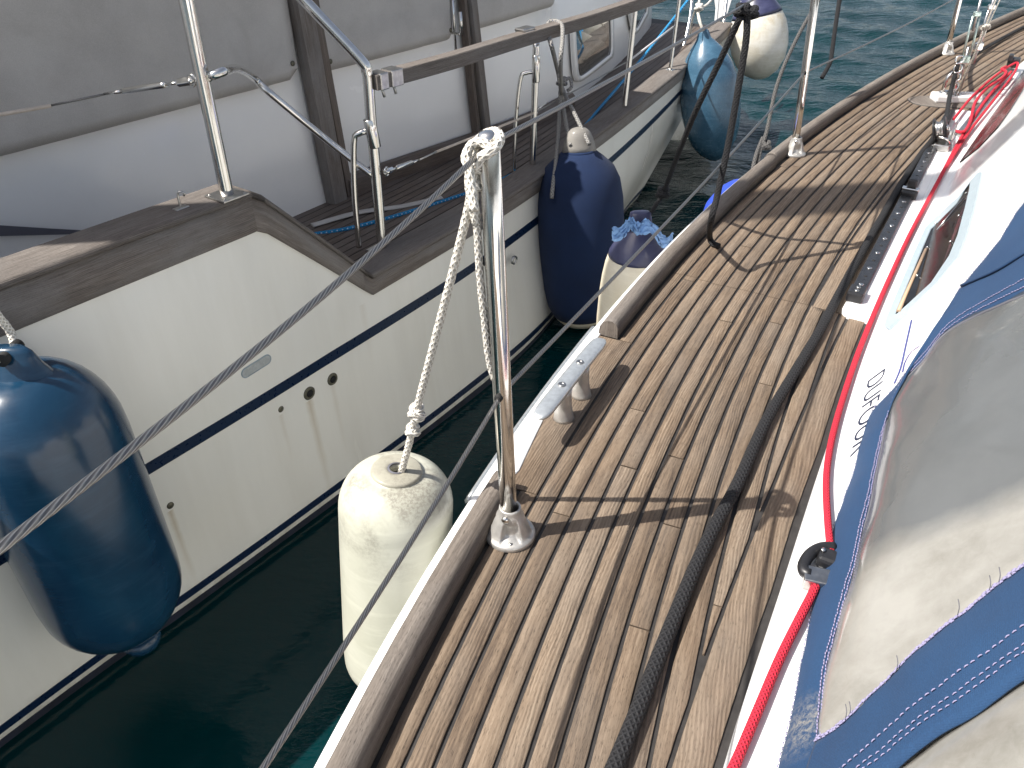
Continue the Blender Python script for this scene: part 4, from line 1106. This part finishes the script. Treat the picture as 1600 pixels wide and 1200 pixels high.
# lower dark stripe on the house (seen at far left), plinth board forward
mb = MB(); q = [(-40, 349), (0, 352), (80, 357), (165, 362)]; q2 = [(-40, 367), (0, 369), (80, 367), (160, 365)]
fL = fw_
R1 = [fL(x, y, .012) for x, y in q]; R2 = [fL(x, y, .012) for x, y in q2]; mb.grid([R1, R2], None, 0, False); mb.grid([R2, [p-Vector((.819, -.574, 0))*.012 for p in R2]]); mb.build('dark_trim', M['binding'], lb)
mb = MB(); pb = [Vector((-.74, 3.27, -.34)), Vector((0.005, 4.135, -.345)), Vector((.33, 4.65, -.35))]
mb.sweep(cr([Vector((p.x, p.y, -.36)) for p in pb], .05), [(.0, -.05), (.045, -.05), (.045, .035), (.03, .05), (0, .05)], .3, False, up=(0, 0, 1)); mb.build('plinth_board', M['teak_dark'], lb)
# trunk windows forward
def hwindow(outer, inner, fn):
    nn = Vector((.819, -.574, 0)); mbw = MB()
    O = cr([fn(*q, .012) for q in outer], .012, True); I = resamp(cr([fn(*q, .012) for q in inner], .012, True), 40); O = resamp(O, 40)
    mb = MB(); mb.poly([p+nn*.002 for p in I]); g = mb.build('window', M['dark_pane'], lb)
    mb = MB(); mb.grid([[p-nn*.012 for p in O], [p+nn*.008 for p in O], [p+nn*.010 for p in I], [p for p in I]], None, 0, True, closeu=True); mb.build('window_frame', M['house'], g)
    mb = MB(); mb.tube(I+[I[0]], .005, 8); mb.build('window_gasket', M['black'], g); return g
def pane():
    k = NT('cabin_window_glass', .03); p = k.pos(); k.b.inputs['Coat Weight'].default_value = 1.0
    k.col(k.mix(k.noise(p, 4, 3), (.05, .048, .04), (.12, .115, .10))); k.b.inputs['Specular IOR Level'].default_value = .9; return k.m
M['dark_pane'] = pane()
hwindow([(893, 46), (898, 40), (950, 18), (957, 20), (958, 84), (953, 92), (912, 124), (902, 126), (897, 118)], [(898, 50), (902, 46), (948, 27), (952, 29), (953, 82), (949, 87), (912, 116), (905, 117), (902, 112)], fc)
hwindow([(982, 8), (985, -20), (1012, -40), (1014, -20), (1013, 20), (1009, 28), (996, 50), (990, 52), (987, 44)], [(987, 8), (988, -16), (1009, -32), (1010, -18), (1009, 16), (1006, 22), (996, 42), (992, 43), (990, 38)], fw_)

# stanchions, gate frames on the left boat
nO = Vector((.819, -.574, 0)); dA = Vector((.574, .819, 0))
def ground(px, z): return P(px[0], px[1], z)
def ltube(pts, r, name='rail_tube', m='chrome', n=14, step=.02, parent=lb):
    mb = MB(); mb.tube(cr(pts, step), r, n); return mb.build(name, M[m], parent)
def baseplate(p, w_, parent):
    mb = MB(); mb.box(p+Vector((0, 0, .003)), w_, w_, .005, dA, nO, (0, 0, 1), bev=.001)
    for a in (-1, 1):
        for b in (-1, 1): mb.lathe(p+dA*a*w_*.38+nO*b*w_*.38+Vector((0, 0, .005)), (0, 0, 1), [(.005, 0), (.004, .002), (.0004, .0025)], 8)
    return mb.build('base_plate', M['steel_dull'], parent)
# pole A
pa = P(355, 306, .078); palong = lambda x, y, p: PV(x, y, (p.x-1, p.y), (p.x+1, p.y))
paT = palong(289, -8, pa); pA = ltube([pa, paT, pa+(paT-pa)*1.25], .0185, 'stanchion', n=20); baseplate(pa, .085, pA)
# pole C with slanted upper part
pcb = P(597, 390, -.37); pcm = palong(576, 132, pcb); pct = palong(565, 95, pcb)
pck = [pcb, palong(590, 300, pcb), palong(580, 190, pcb), pcm, palong(573, 112, pcb), palong(562, 92, pcb)]
dAft = (palong(475, 0, pcb)-palong(562, 92, pcb)); pck += [palong(475, 0, pcb), palong(562, 92, pcb)+dAft*1.6]
pC = ltube(pck, .0185, 'gate_stanchion', n=20, step=.01); baseplate(pcb, .085, pC)
mb = MB(); mb.lathe(palong(586, 230, pcb), (palong(578, 192, pcb)-palong(586, 230, pcb)), [(.0205, 0), (.0215, .002), (.0215, .094), (.0205, .096)], 20); mb.build('collar', M['chrome'], pC)
ltube([palong(572, 205, pcb), palong(560, 209, pcb), palong(553, 222, pcb), palong(554, 300, pcb), palong(561, 386, pcb)], .0105, 'inner_loop', step=.01, parent=pC)
# brace from pole A to C
ltube([palong(325, 121, pa), palong(348, 112, pa), palong(372, 108, pa).lerp(PD(372, 108, 2.5), .5), PD(397, 122, 2.52), PD(420, 144, 2.55), PD(500, 210, 2.68), palong(583, 275, pcb)], .0120, 'brace_tube', step=.02)
# teak hand rail
def raildepth(x):   # depths that keep the rail parallel to the hull
    return None
hz = pcm.z
h0 = palong(582, 128, pcb); hp = []
for (x, y) in ((582, 128), (700, 97), (815, 62), (900, 38), (1000, 5), (1030, -5)):
    hp.append(P(x, y, h0.z+.006*(x-582)/100))
hp = [h0, P(700, 96, h0.z+.01), P(815, 61, h0.z+.018), P(915, 32, h0.z+.03), P(1002, 3, h0.z+.055), P(1050, -14, h0.z+.07)]
mb = MB(); mb.sweep(cr(hp, .04), [(-.024, -.024), (-.026, -.021), (-.026, .021), (-.024, .024), (.024, .024), (.026, .021), (.026, -.021), (.024, -.024)], .45, False, closed=True, cap=True, up=(0, 0, 1)); hr = mb.build('hand_rail', M['teak_cap'], lb)
mb = MB(); d_ = (hp[1]-hp[0]).normalized(); s_ = Vector((d_.y, -d_.x, 0))
mb.box(hp[0]+d_*.03, .058, .036, .054, s_, d_, (0, 0, 1), bev=.004); mb.build('end_cap', M['steel_dull'], hr)
mb = MB(); mb.box(hp[0]+d_*.085, .058, .05, .054, s_, d_, (0, 0, 1), bev=.003); mb.build('rail_bracket', M['steel_dull'], hr)
for k in (.035, .085): mb = MB(); mb.tube([hp[0]+d_*k-Vector((0, 0, .02)), hp[0]+d_*k-Vector((0, 0, .055))+nO*.01], .005, 8); mb.build('bracket_bolt', M['steel_dull'], hr)
q = P(820, 58, hp[2].z); mb = MB(); mb.box(q, .058, .05, .054, s_, d_, (0, 0, 1), bev=.003); mb.box(q+Vector((0, 0, .030)), .05, .07, .012, s_, d_, (0, 0, 1), bev=.004); mb.build('rail_bracket', M['steel_dull'], hr)
# pole D, E, F
def pole(bx, tx, z, r=.0150, pl=.07, ext=1.0, name='stanchion'):
    b = P(*bx, z); t = palong(*tx, b); t = b+(t-b)*ext; o = ltube([b, t], r, name, n=18); baseplate(b, pl, o); return b, t, o
bD, tD, oD = pole((832, 262), (838, 66), -.37)
mb = MB(); mb.lathe(palong(837, 128, bD), (0, 0, 1), [(.0168, 0), (.0178, .002), (.0178, .11), (.0168, .112)], 18); mb.build('collar', M['chrome'], oD)
ltube([palong(834, 112, bD), palong(822, 114, bD), palong(813, 124, bD), palong(806, 190, bD), palong(802, 292, bD)], .0092, 'inner_loop', step=.01, parent=oD)
bE, tE, oE = pole((975, 172), (993, 8), -.36)
bF, tF, oF = pole((1047, 110), (1062, -5), -.33, .011, .05, 1.5)
# lifelines of the left boat with turnbuckles
def LL(pts, r, m): 
    mb = MB(); mb.tube(pts, r, 8); return mb.build('lifeline', M[m], lb)
q0 = palong(303, 126, pa)
LL([PD(-60, 188, 2.0), PD(0, 179, 2.02), PD(80, 165, 2.05)], .0052, 'wire_sleeve')
o_ = LL([PD(78, 165, 2.05), PD(165, 147, 2.09)], .003, 'wire')
def tbk(a, b, par=lb, sc=1.):
    mb = MB(); d = (b-a).normalized(); L = (b-a).length
    mb.tube([a, a+d*L*.22], [.004*sc, .0048*sc], 10); mb.tube([a+d*L*.2, a+d*L*.25, a+d*L*.68, a+d*L*.72], [.005*sc, .0085*sc, .0085*sc, .006*sc], 12)
    mb.tube([a+d*L*.7, a+d*L*.86], .004*sc, 8); t_ = mb.build('turnbuckle', M['chrome'], par)
    mb = MB(); mb.box(a+d*L*.92, .02*sc, .014*sc, L*.14, d.orthogonal().normalized(), d.cross(d.orthogonal().normalized()), d, bev=.003)
    e = b; X = Vector((0, 0, 1)); Y = d.cross(X).normalized()
    ring = [e+d*math.cos(a_)*.014*sc+X*math.sin(a_)*.014*sc for a_ in np.linspace(0, 2*math.pi, 15)]; mb.tube(ring, .0028*sc, 8)
    mb.lathe(e-Y*.012, Y, [(.007*sc, 0), (.007*sc, .022), (.003*sc, .025)], 10); mb.build('shackle', M['chrome'], t_)
tbk(PD(163, 147, 2.09), palong(300, 126, pa))
l1 = palong(604, 268, pcb)
tbk(PD(655, 250, 2.93), l1, sc=1.1)
LL([PD(655, 250, 2.93), PD(682, 237, 2.98)], .0035, 'steel_dull')
mid = palong(836, 176, bD)
LL([PD(680, 238, 2.98), mid], .0052, 'wire_sleeve'); LL([mid, palong(983, 95, bE)], .0035, 'wire'); LL([palong(983, 95, bE), palong(1052, 42, bF)], .0055, 'print_white')
tbk(PD(855, 160, 3.9), mid, sc=.8)
# deck fairlead hook by pole A
hk = P(283, 325, .078); mb = MB(); mb.tube(cr([hk, hk+Vector((0, 0, .035)), hk+Vector((.006, 0, .045)), hk+Vector((.018, 0, .042)), hk+Vector((.016, 0, .034))], .005), .004, 8, flat=.8); mb.box(hk, .04, .02, .006, dA, nO, (0, 0, 1), bev=.002); mb.build('rail_hook', M['steel_dull'], lb)
# skin fittings in the topsides
def hullpx(x, y, off=0.): 
    r = ray(x, y); best = None
    for i in range(NG+1):
        pass
    return PV(x, y, *HP)+nO*off
def fitting(x, y, r, name, m='bronze', hole=True):
    p = hullpx(x, y, .016); mb = MB(); mb.lathe(p-nO*.012, nO, [(r, 0), (r, .014), (r*.85, .018), (r*.55, .016), (r*.5, .008)], 24, cap=False); o = mb.build(name, M[m], lb)
    if hole: mb = MB(); mb.lathe(p-nO*.008, nO, [(r*.56, 0), (r*.56, .014), (.0005, .0145)], 20); mb.build('hole', M['hole'], o)
fitting(478, 612, .0245, 'skin_fitting'); fitting(514, 590, .0235, 'skin_fitting'); 
p = hullpx(434, 637, .014); mb = MB(); mb.lathe(p, nO, [(.0125, -.006), (.012, .002), (.006, .004), (.0005, .0045)], 16); mb.build('hull_plug', M['bronze'], lb)
p = hullpx(262, 787, .014); mb = MB(); mb.lathe(p, nO, [(.0115, -.006), (.011, .001), (.0005, .0015)], 16); mb.build('hull_plug', M['bronze'], lb)
p = hullpx(757, 408, .018); mb = MB(); mb.lathe(p, nO, [(.02, -.01), (.02, .002), (.0005, .003)], 16); mb.build('skin_fitting', M['antifoul'], lb)
p = hullpx(799, 405, .016); mb = MB(); mb.lathe(p, nO, [(.02, -.006), (.02, .004), (.014, .006), (.012, .0)], 18, cap=False); mb.build('skin_fitting', M['steel_dull'], lb)
def slot():
    a, b = hullpx(380, 580, .014), hullpx(412, 560, .014); d = (b-a).normalized(); sd = d.cross(nO).normalized(); mb = MB(); pts = []
    for k in range(13): t = math.pi/2+math.pi*k/12; pts.append(a+d*.016*math.cos(t)+sd*.016*math.sin(t))
    for k in range(13): t = -math.pi/2+math.pi*k/12; pts.append(b+d*.016*math.cos(t)+sd*.016*math.sin(t))
    mb.poly([p+nO*.001 for p in pts]); o = mb.build('hull_recess', M['alu'], lb)
    mb = MB(); mb.tube(pts+[pts[0]], .0022, 6); mb.build('recess_rim', M['reveal'], o)
slot()
# bow pulpit and white dodger board
pbx = [PD(1072, 110, 6.0), PD(1082, 40, 6.0), PD(1086, -30, 6.0)]
ltube([PD(1060, 100, 5.7), PD(1076, 40, 5.7), PD(1084, -25, 5.7)], .012, 'pulpit_tube'); ltube([PD(1130, 42, 6.5), PD(1138, -25, 6.5)], .014, 'pulpit_tube')
ltube([PD(1118, 40, 6.6), PD(1124, -25, 6.6)], .013, 'pulpit_tube', 'print_white')
mb = MB(); q = [PD(x, y, 6.9) for x, y in ((1112, -30), (1122, 34), (1135, 26), (1152, -30))]; mb.poly(q); mb.poly([p+Vector((0, .02, 0)) for p in q]); mb.build('bow_board', M['print_white'], lb)
# mizzen mast: stands in the cockpit, out of frame; throws the broad shadow across the deck
mm = Vector((-2.75, 1.52, 0)); mb = MB()
mb.lathe(mm-Vector((0, 0, .5)), (0, 0, 1), [(.085, 0), (.085, 3.), (.075, 7.6), (.02, 7.62)], 24, lambda a, h: 1+.35*abs(math.sin(a))); mb.build('mizzen_mast', M['alu'], lb)
# blue line along the left side deck, and at far left
rope_obj('mooring_line', [P(478, 368, -.40), P(540, 358, -.39), P(610, 340, -.39), P(700, 312, -.39), P(770, 287, -.39), P(850, 246, -.385), P(905, 205, -.38), P(945, 160, -.36), P(1000, 95, -.25), P(1040, 45, -.10), P(1075, 0, .05), P(1095, -30, .12)], .0085, 'rope_blue', 'blue flecked line running forward along the shaded side deck', n=10)
rope_obj('mooring_line', [PV(-60, 393, *WA)+nO*.25, PV(0, 393, *WA)+nO*.25, PV(80, 391, *WA)+nO*.27], .009, 'rope_blue', 'short length of blue line behind the raised bulwark at left')
mb = MB(); q = cr([P(488, 352, -.39), P(560, 332, -.385), P(630, 322, -.39), P(690, 308, -.385)], .02); mb.tube(q, .02, 8, flat=.25); o = mb.build('flat_webbing', M['canvas_grey']); tag(o, 'flat grey webbing strap lying beside the blue line on the shaded deck', 'strap')

# ================================================================ FENDERS
def fender(name, label, top, bot, prof, mat, group='fenders hung between the two boats', n=40):
    t = Vector(top); b = Vector(bot); ax = (b-t); L = ax.length
    root = thing(name, label, 'fender', tuple(b), group)
    mb = MB(); mb.lathe(t, ax, [(r, h*L) for r, h in prof], n); o = mb.build('body', M[mat], root); return root, o, t, ax.normalized(), L
def capsule(r, e0=.14, e1=.16, k=10):
    pr = [(.001, 0)]
    for i in range(1, k+1): a = math.pi/2*i/k; pr.append((r*(.18+.82*math.sin(a)), e0*(1-math.cos(a))))
    for t in (.25, .4, .5, .6, .75): 
        if e0 < t < 1-e1: pr.append((r*1.01, t))
    for i in range(k, -1, -1): a = math.pi/2*i/k; pr.append((max(.001, r*math.sin(a)), 1-e1*(1-math.cos(a))))
    return pr
GR = 'fenders hung between the two boats'
# big blue one at left
r_, o_, t_, a_, L_ = fender('fender', 'big dark blue fender hanging at the far left against the cream hull', (-1.055, 1.355, -.045), (-1.04, 1.335, -.885), capsule(.170, .22, .22), 'f_blue')
def eye_tab(t, up, r, mat, root, wd=.05, h=.09):
    mb = MB(); X = Vector((1, 0, 0)); up = Vector(up)
    pr = []
    rows = []
    for i in range(9):
        s = i/8; wv = wd*(1.9-1.0*s**.5) if s < .9 else wd*.7; th = .045*(1-s)**1.3+.014
        rows.append([t+up*(h*s-.02)+X*math.cos(q)*wv+Vector((0, 1, 0))*math.sin(q)*th for q in np.linspace(0, 2*math.pi, 17)[:-1]])
    o = mb.grid(rows, None, 0, True, closeu=True); mb.face([o+8*16+j for j in range(16)]); e = mb.build('rope_eye', M[mat], root)
    c = t+up*(h*.62)
    mh = MB(); mh.lathe(c-Vector((0, .035, 0)), (0, 1, 0), [(.013, 0), (.013, .07)], 14); mh.build('eye_hole', M['hole'], e); return c
c = eye_tab(Vector((-1.05, 1.355, -.055)), (0, 0, 1), 0, 'f_blue', r_)
mb = MB(); mb.tube(cr([c+Vector((-.03, -.05, .2)), c+Vector((-.02, -.04, .08)), c+Vector((-.01, -.035, .01)), c+Vector((0, 0, -.008)), c+Vector((-.01, .04, .02)), c+Vector((-.02, .03, .1)), c+Vector((-.05, .03, .3))], .01), .0085, 10, strand=(6, .2, .03)); mb.build('lanyard', M['rope_white'], r_)
mb = MB(); mb.lathe((-1.0, 1.305, -.872), (.3, -.3, -1), [(.04, 0), (.05, .015), (.035, .04), (.012, .05), (.001, .05)], 20); mb.build('bottom_eye', M['f_blue'], r_)
# white centre fender
ft = Vector((-.181, .912, .068)); fb_ = Vector((-.226, .888, -.435))
k = 10; pr = [(.011, .012), (.012, 0.0), (.036, .001), (.040, .004), (.041, .008)]
pr = [(.010, .09), (.011, .012), (.012, .0), (.014, -.001), (.038, .0045), (.0405, .010), (.0415, .012)]
for i in range(1, 13): a = math.pi/2*i/12; pr.append((.0415+.0505*math.sin(a), .012+.13*(1-math.cos(a))))
for t in (.3, .42, .55, .68, .8): pr.append((.0925, t))
for i in range(12, -1, -1): a = math.pi/2*i/12; pr.append((max(.001, .0915*math.sin(a)), 1-.15*(1-math.cos(a))))
rw, ow, tw, aw, Lw = fender('fender', 'grimy white cylindrical fender on a knotted white rope beside the nearest stanchion', ft, fb_, pr, 'f_white', n=56)
mb = MB(); mb.lathe(ft+aw*.006, -aw, [(.040, -.004), (.0405, .003), (.0395, .0055), (.037, .0068), (.020, .0078), (.0125, .0080), (.0120, .004)], 48, cap=False); mb.build('top_disc', M['f_grime'], rw)
mb = MB(); mb.lathe(ft-aw*.0008, -aw, [(.0115, 0), (.0145, .0005), (.0145, .002), (.0115, .0025)], 24, cap=False); mb.build('rim', M['binding'], rw)
mb = MB(); mb.lathe(ft+aw*.012, -aw, [(.0003, 0), (.0112, 0)], 20, cap=False); mb.build('rope_hole', M['hole'], rw)
# its rope with two knots, and the free tail
def dpt(x, y, base, top_, f): return None
A0 = ft+Vector((.004, 0, -.01)); top = S1t+Vector((-.022, -.012, -.03))
def onl(x, y, t):   # along the rope: depth interpolated between fender top and stanchion head
    d0 = (ft-CAM).dot(Vector((0, cT, -sT))); d1 = (S1t-CAM).dot(Vector((0, cT, -sT))); f = (740-y)/(740-215); return PD(x, y, 1/(1/d0+(1/d1-1/d0)*f))
def ons(x, y):      # beside the stanchion
    d0 = (S1b-CAM).dot(Vector((0, cT, -sT))); d1 = (S1t-CAM).dot(Vector((0, cT, -sT))); f = (836-y)/(836-215); return PD(x, y, 1/(1/d0+(1/d1-1/d0)*f)+.004)
def twist(pts, r, step=.004, n=14):
    mb = MB(); mb.tube(cr(pts, step), r, n, strand=(6, .22, .028)); return mb
def knot(c, R, r, ax=Vector((0, 0, 1)), turns=2.6):
    pts = []; X = ax.orthogonal().normalized(); Y = ax.cross(X)
    for i in range(int(turns*14)):
        a = 2*math.pi*i/14; q = R*(1+.25*math.sin(a*1.5+.7)); pts.append(c+X*math.cos(a)*q+Y*math.sin(a)*q+ax*(R*.9*math.sin(a*.62+.4)))
    mb = MB(); mb.tube(cr(pts, .003), r, 12, strand=(6, .22, .028)); return mb
rpts = [ft+aw*.03, onl(627, 738, .0), onl(640, 690, .07), onl(648, 655, .13), onl(653, 632, .17), onl(672, 560, .3), onl(697, 465, .47), onl(720, 375, .64), onl(735, 310, .78), onl(741, 262, .9)]
parts = [twist(rpts, .0052), knot(onl(645, 673, .10), .0062, .0048), knot(onl(651, 644, .15), .0074, .0048, turns=3)]
# free tail hanging from the hitch
parts.append(twist([ons(742, 255), ons(742, 300), ons(746, 360), ons(750, 430), ons(757, 500), ons(764, 560), ons(772, 592)], .0046))
# hitch round the stanchion head
hc = S1t
h = []
for (x, y, dz) in ((741, 330, -.01), (736, 290, -.012), (732, 262, -.014), (728, 245, -.012), (737, 226, -.012), (752, 222, -.016), (770, 232, -.02), (780, 222, -.012), (780, 210, 0), (770, 206, .012), (755, 212, .022), (742, 228, .02), (735, 244, .01), (741, 262, -.008), (752, 245, -.018), (762, 240, -.022), (775, 230, -.02), (781, 216, -.006), (772, 207, .008)):
    h.append(PD(x, y, (S1t-CAM).dot(Vector((0, cT, -sT)))+dz))
parts.append(twist(h, .0052)); parts.append(knot(ons(741, 262), .0062, .0044, turns=2.2)); parts.append(knot(ons(740, 290), .005, .0044, turns=2))
parts.append(twist([ons(737, 250), ons(733, 285), ons(738, 320), ons(745, 350)], .0052))
join(parts).build('lanyard', M['rope_white'], rw)
# navy covered fender on the left boat
t3 = PD(905, 232, 3.50); b3 = PD(908, 492, 3.92)
pr3 = [(.001, 0), (.055, .004), (.075, .012), (.11, .045), (.160, .10), (.188, .17), (.203, .27), (.208, .4), (.203, .6), (.188, .80), (.168, .92), (.14, .985), (.11, .995), (.001, .99)]
r3, o3, tt3, a3, L3 = fender('fender', 'navy cloth covered fender with a grey white top hanging from the teak handrail', t3, b3, pr3, 'cover_navy')
mb = MB(); mb.lathe(t3+a3*.02, -a3, [(.072, 0), (.064, .035), (.055, .07), (.044, .095), (.030, .108), (.012, .114), (.001, .115)], 24, lambda a, h: 1+.12*math.cos(2*a)); mb.build('top_eye', M['f_nub'], r3)
mb = MB(); mb.lathe(t3+a3*(L3*.965), a3, [(.14, 0), (.13, .03), (.10, .06), (.05, .08), (.001, .085)], 32); mb.build('bare_end', M['f_cream'], r3)
mb = MB(); mb.lathe(t3+a3*.012, -a3, [(.070, -.006), (.078, 0), (.070, .008), (.062, .006)], 30, cap=False); mb.build('drawstring_hem', M['cover_navy'], r3)
hrq = PV(872, 40, (hp[2].x, hp[2].y), (hp[3].x, hp[3].y))
l3 = []
top3 = P(872, 44, hp[2].z+.01)
def ld(x, y, d): return PD(x, y, d)
dt = (top3-CAM).dot(Vector((0, cT, -sT)))
ps = [twist([ld(892, 228, 3.45), ld(884, 190, 3.5), ld(878, 150, 3.6), ld(876, 100, dt-.05), ld(879, 60, dt-.06), ld(878, 40, dt-.02), ld(868, 33, dt+.02), ld(857, 36, dt+.03), ld(856, 50, dt), ld(864, 80, dt-.02), ld(871, 110, 3.7), ld(875, 128, 3.62), ld(884, 150, 3.55), ld(898, 178, 3.48), ld(921, 226, 3.42)], .009, .01, 10),
      knot(ld(878, 128, 3.62), .016, .009, turns=2.5), twist([ld(876, 128, 3.6), ld(874, 180, 3.56), ld(870, 240, 3.5), ld(864, 290, 3.45), ld(862, 310, 3.45)], .009, .01, 10), twist([ld(880, 128, 3.6), ld(890, 122, 3.62), ld(893, 136, 3.6), ld(886, 142, 3.6)], .008, .01, 8)]
join(ps).build('lanyard', M['rope_grey'], r3)
# pale blue teardrop fender at the bow of the left boat
t4 = PD(1099, 42, 5.05); b4 = PD(1118, 252, 5.5)
pr4 = [(.001, 0), (.022, .004), (.03, .04), (.045, .08), (.085, .13), (.13, .19), (.165, .27), (.19, .37), (.20, .48), (.20, .60), (.185, .73), (.155, .84), (.11, .92), (.05, .975), (.001, 1.)]
r4, o4, *_ = fender('fender', 'faded pale blue teardrop fender in the sun off the left bow', t4, b4, pr4, 'f_pale')
mb = MB()
for q in np.linspace(0, 2*math.pi, 7)[:-1]:
    ax4 = (b4-t4).normalized(); mb.tube(cr([t4+ax4*.02+Vector((math.cos(q)*.03, math.sin(q)*.03, 0)), t4+ax4*.08+Vector((math.cos(q)*.05, math.sin(q)*.05, 0)), t4+ax4*.15+Vector((math.cos(q)*.10, math.sin(q)*.10, 0))], .02), [.004]*len(cr([t4+ax4*.02+Vector((math.cos(q)*.03, math.sin(q)*.03, 0)), t4+ax4*.08+Vector((math.cos(q)*.05, math.sin(q)*.05, 0)), t4+ax4*.15+Vector((math.cos(q)*.10, math.sin(q)*.10, 0))], .02)), 6)
mb.build('neck_ribs', M['f_pale'], r4)
ps = [twist([PD(1099, 48, 5.02), PD(1094, 36, 5.0), PD(1090, 14, 5.02), PD(1093, -4, 5.1), PD(1090, -30, 5.2)], .010, .02, 8), knot(PD(1092, 12, 5.0), .018, .010, turns=2.2), twist([PD(1092, 12, 5.0), PD(1104, 8, 5.05), PD(1118, -8, 5.3)], .008, .02, 8), twist([PD(1088, 12, 5.0), PD(1082, 30, 5.2), PD(1078, 60, 5.5)], .006, .02, 8)]
join(ps).build('lanyard', M['rope_white'], r4)
# round white fender with purple top, beyond
t5 = PD(1178, -40, 6.0); b5 = PD(1190, 124, 6.35)
pr5 = [(.001, 0), (.03, .01), (.06, .1), (.12, .22), (.18, .34), (.218, .46), (.228, .58), (.222, .70), (.19, .83), (.13, .93), (.06, .985), (.001, 1.)]
r5, o5, t5_, a5, L5 = fender('fender', 'stained white round fender with a purple blue top beyond the black ropes', t5, b5, pr5, 'f_ball')
mb = MB(); mb.lathe(t5, a5, [(r*1.012+.001, h*L5) for r, h in pr5[:5]]+[(.192*1.01, .375*L5), (.190, .374*L5)], 40, cap=False); mb.build('purple_cap', M['f_purple'], r5)
# cream fender with navy top and rag, hung from the near boat
t6 = PD(1000, 352, 2.35); b6 = PD(985, 620, 2.75)
pr6 = [(.001, 0), (.02, .004), (.034, .02), (.05, .05), (.072, .085), (.090, .13), (.103, .19), (.112, .26), (.120, .36), (.126, .5), (.128, .65), (.12, .8), (.09, .92), (.04, .985), (.001, 1.)]
r6, o6, t6_, a6, L6 = fender('fender', 'cream fender with a navy top and a pale blue rag behind the toe rail', t6, b6, pr6, 'f_cream')
mb = MB(); mb.lathe(t6, a6, [(r*1.01+.0008, h*L6) for r, h in pr6[:6]]+[(.0945, .145*L6), (.0935, .145*L6)], 40, cap=False); mb.build('navy_cap', M['f_purple'], r6)
mb = MB(); mb.lathe(t6-a6*.045, a6, [(.015, 0), (.026, .004), (.028, .03), (.034, .055)], 20, lambda a, h: 1+.25*math.cos(2*a)); mb.build('top_eye', M['f_purple'], r6)
# rag: crumpled strip laid over the top eye
mb = MB(); rows = []
for i in range(40):
    s = i/39; row = []
    c = PD(957+92*s+4*math.sin(s*9), 366-14*math.sin(math.pi*min(1, s*1.3))+26*max(0, s-.62)**1.2*1.6+5*math.sin(s*17), 2.20+.07*math.sin(math.pi*s)+.03*s)
    for j in range(13):
        v = (j/12-.5); q = c+Vector((.006*mnoise.noise(Vector((s*9, v*7, 1))), .02*v+.012*mnoise.noise(Vector((s*12, v*9, 4))), .030*v*(1+.5*mnoise.noise(Vector((s*6, 3, 0))))+.014*mnoise.noise(Vector((s*14, v*8, 9)))))
        row.append(q)
    rows.append(row)
mb.grid(rows, None, 0, True); o = mb.build('rag', M['rag']); md = o.modifiers.new('t', 'SOLIDIFY'); md.thickness = .002
tag(o, 'frayed pale blue rag tied over the navy top of the cream fender', 'rag')
fwd = Vector((0, cT, -sT))
def pxx(p): d = (p-CAM).dot(fwd); return 800+FPX*p.x/d
kk = min(np.linspace(.3, .95, 300), key=lambda t: abs(pxx(S1u.lerp(S2u, t))-1166)); wp = S1u.lerp(S2u, float(kk))
kt = PD(1166, 17, (wp-CAM).dot(fwd))
kd = (kt-CAM).dot(Vector((0, cT, -sT)))
ps = [twist([PD(1006, 350, 2.34), PD(1015, 336, 2.33), PD(1025, 320, 2.32), PD(1037, 300, 2.3), PD(1080, 190, kd+.24), PD(1125, 95, kd+.09), PD(1158, 24, kd)], .0070, .01, 12), knot(PD(1036, 302, 2.3), .012, .008, turns=2.5)]
join(ps).build('lanyard', M['rope_black'], r6)
o = join([twist([kt+Vector((0, 0, .01)), PD(1166, 60, kd+.02), PD(1155, 130, kd+.06), PD(1139, 220, kd+.115), PD(1122, 300, kd+.16), PD(1111, 345, kd+.18), P(1109, 370, .022), P(1114, 381, .010), P(1124, 385, .009)], .0074, .01, 12), knot(kt+Vector((-.008, 0, 0)), .010, .0068, turns=2.4), knot(kt+Vector((.012, 0, -.004)), .009, .0068, turns=2.2)]).build('rope', M['rope_black']); tag(o, 'black rope hitched on the upper lifeline with its end lying on the toe rail', 'rope')
# ropes beyond the second stanchion
o = twist([PD(1315, -20, 3.0), PD(1307, 30, 3.0), PD(1300, 80, 3.0), PD(1297, 98, 3.0), PD(1284, 122, 3.0)], .008, .01, 10).build('rope', M['rope_black']); tag(o, 'dark rope end dangling in front of the open water at top', 'rope')
r7 = thing('fender', 'blue and white fender mostly hidden outside the toe rail below the second stanchion', 'fender', tuple(P(1150, 300, -.1)), GR)
c7 = PD(1147, 302, 2.62); mb = MB(); ax7 = (PD(1178, 262, 2.85)-PD(1118, 335, 2.5)).normalized()
mb.lathe(PD(1118, 344, 2.52)-Vector((0, 0, .02)), ax7, [(.001, 0), (.03, .01), (.06, .05), (.072, .12), (.072, .22), (.06, .30), (.03, .34), (.001, .35)], 28); b7 = mb.build('body', M['print_blue'], r7)
join([twist([PD(1183, 262, 2.85), PD(1188, 235, 2.86), PD(1198, 205, 2.87), PD(1215, 130, 2.9), PD(1245, 60, 2.95), PD(1285, -10, 3.0)], .007, .01, 10), twist([PD(1175, 268, 2.83), PD(1182, 240, 2.85), PD(1192, 215, 2.87)], .007, .01, 10), knot(PD(1196, 228, 2.87), .013, .008, turns=2.6)]).build('lanyard', M['rope_slate'], r7)
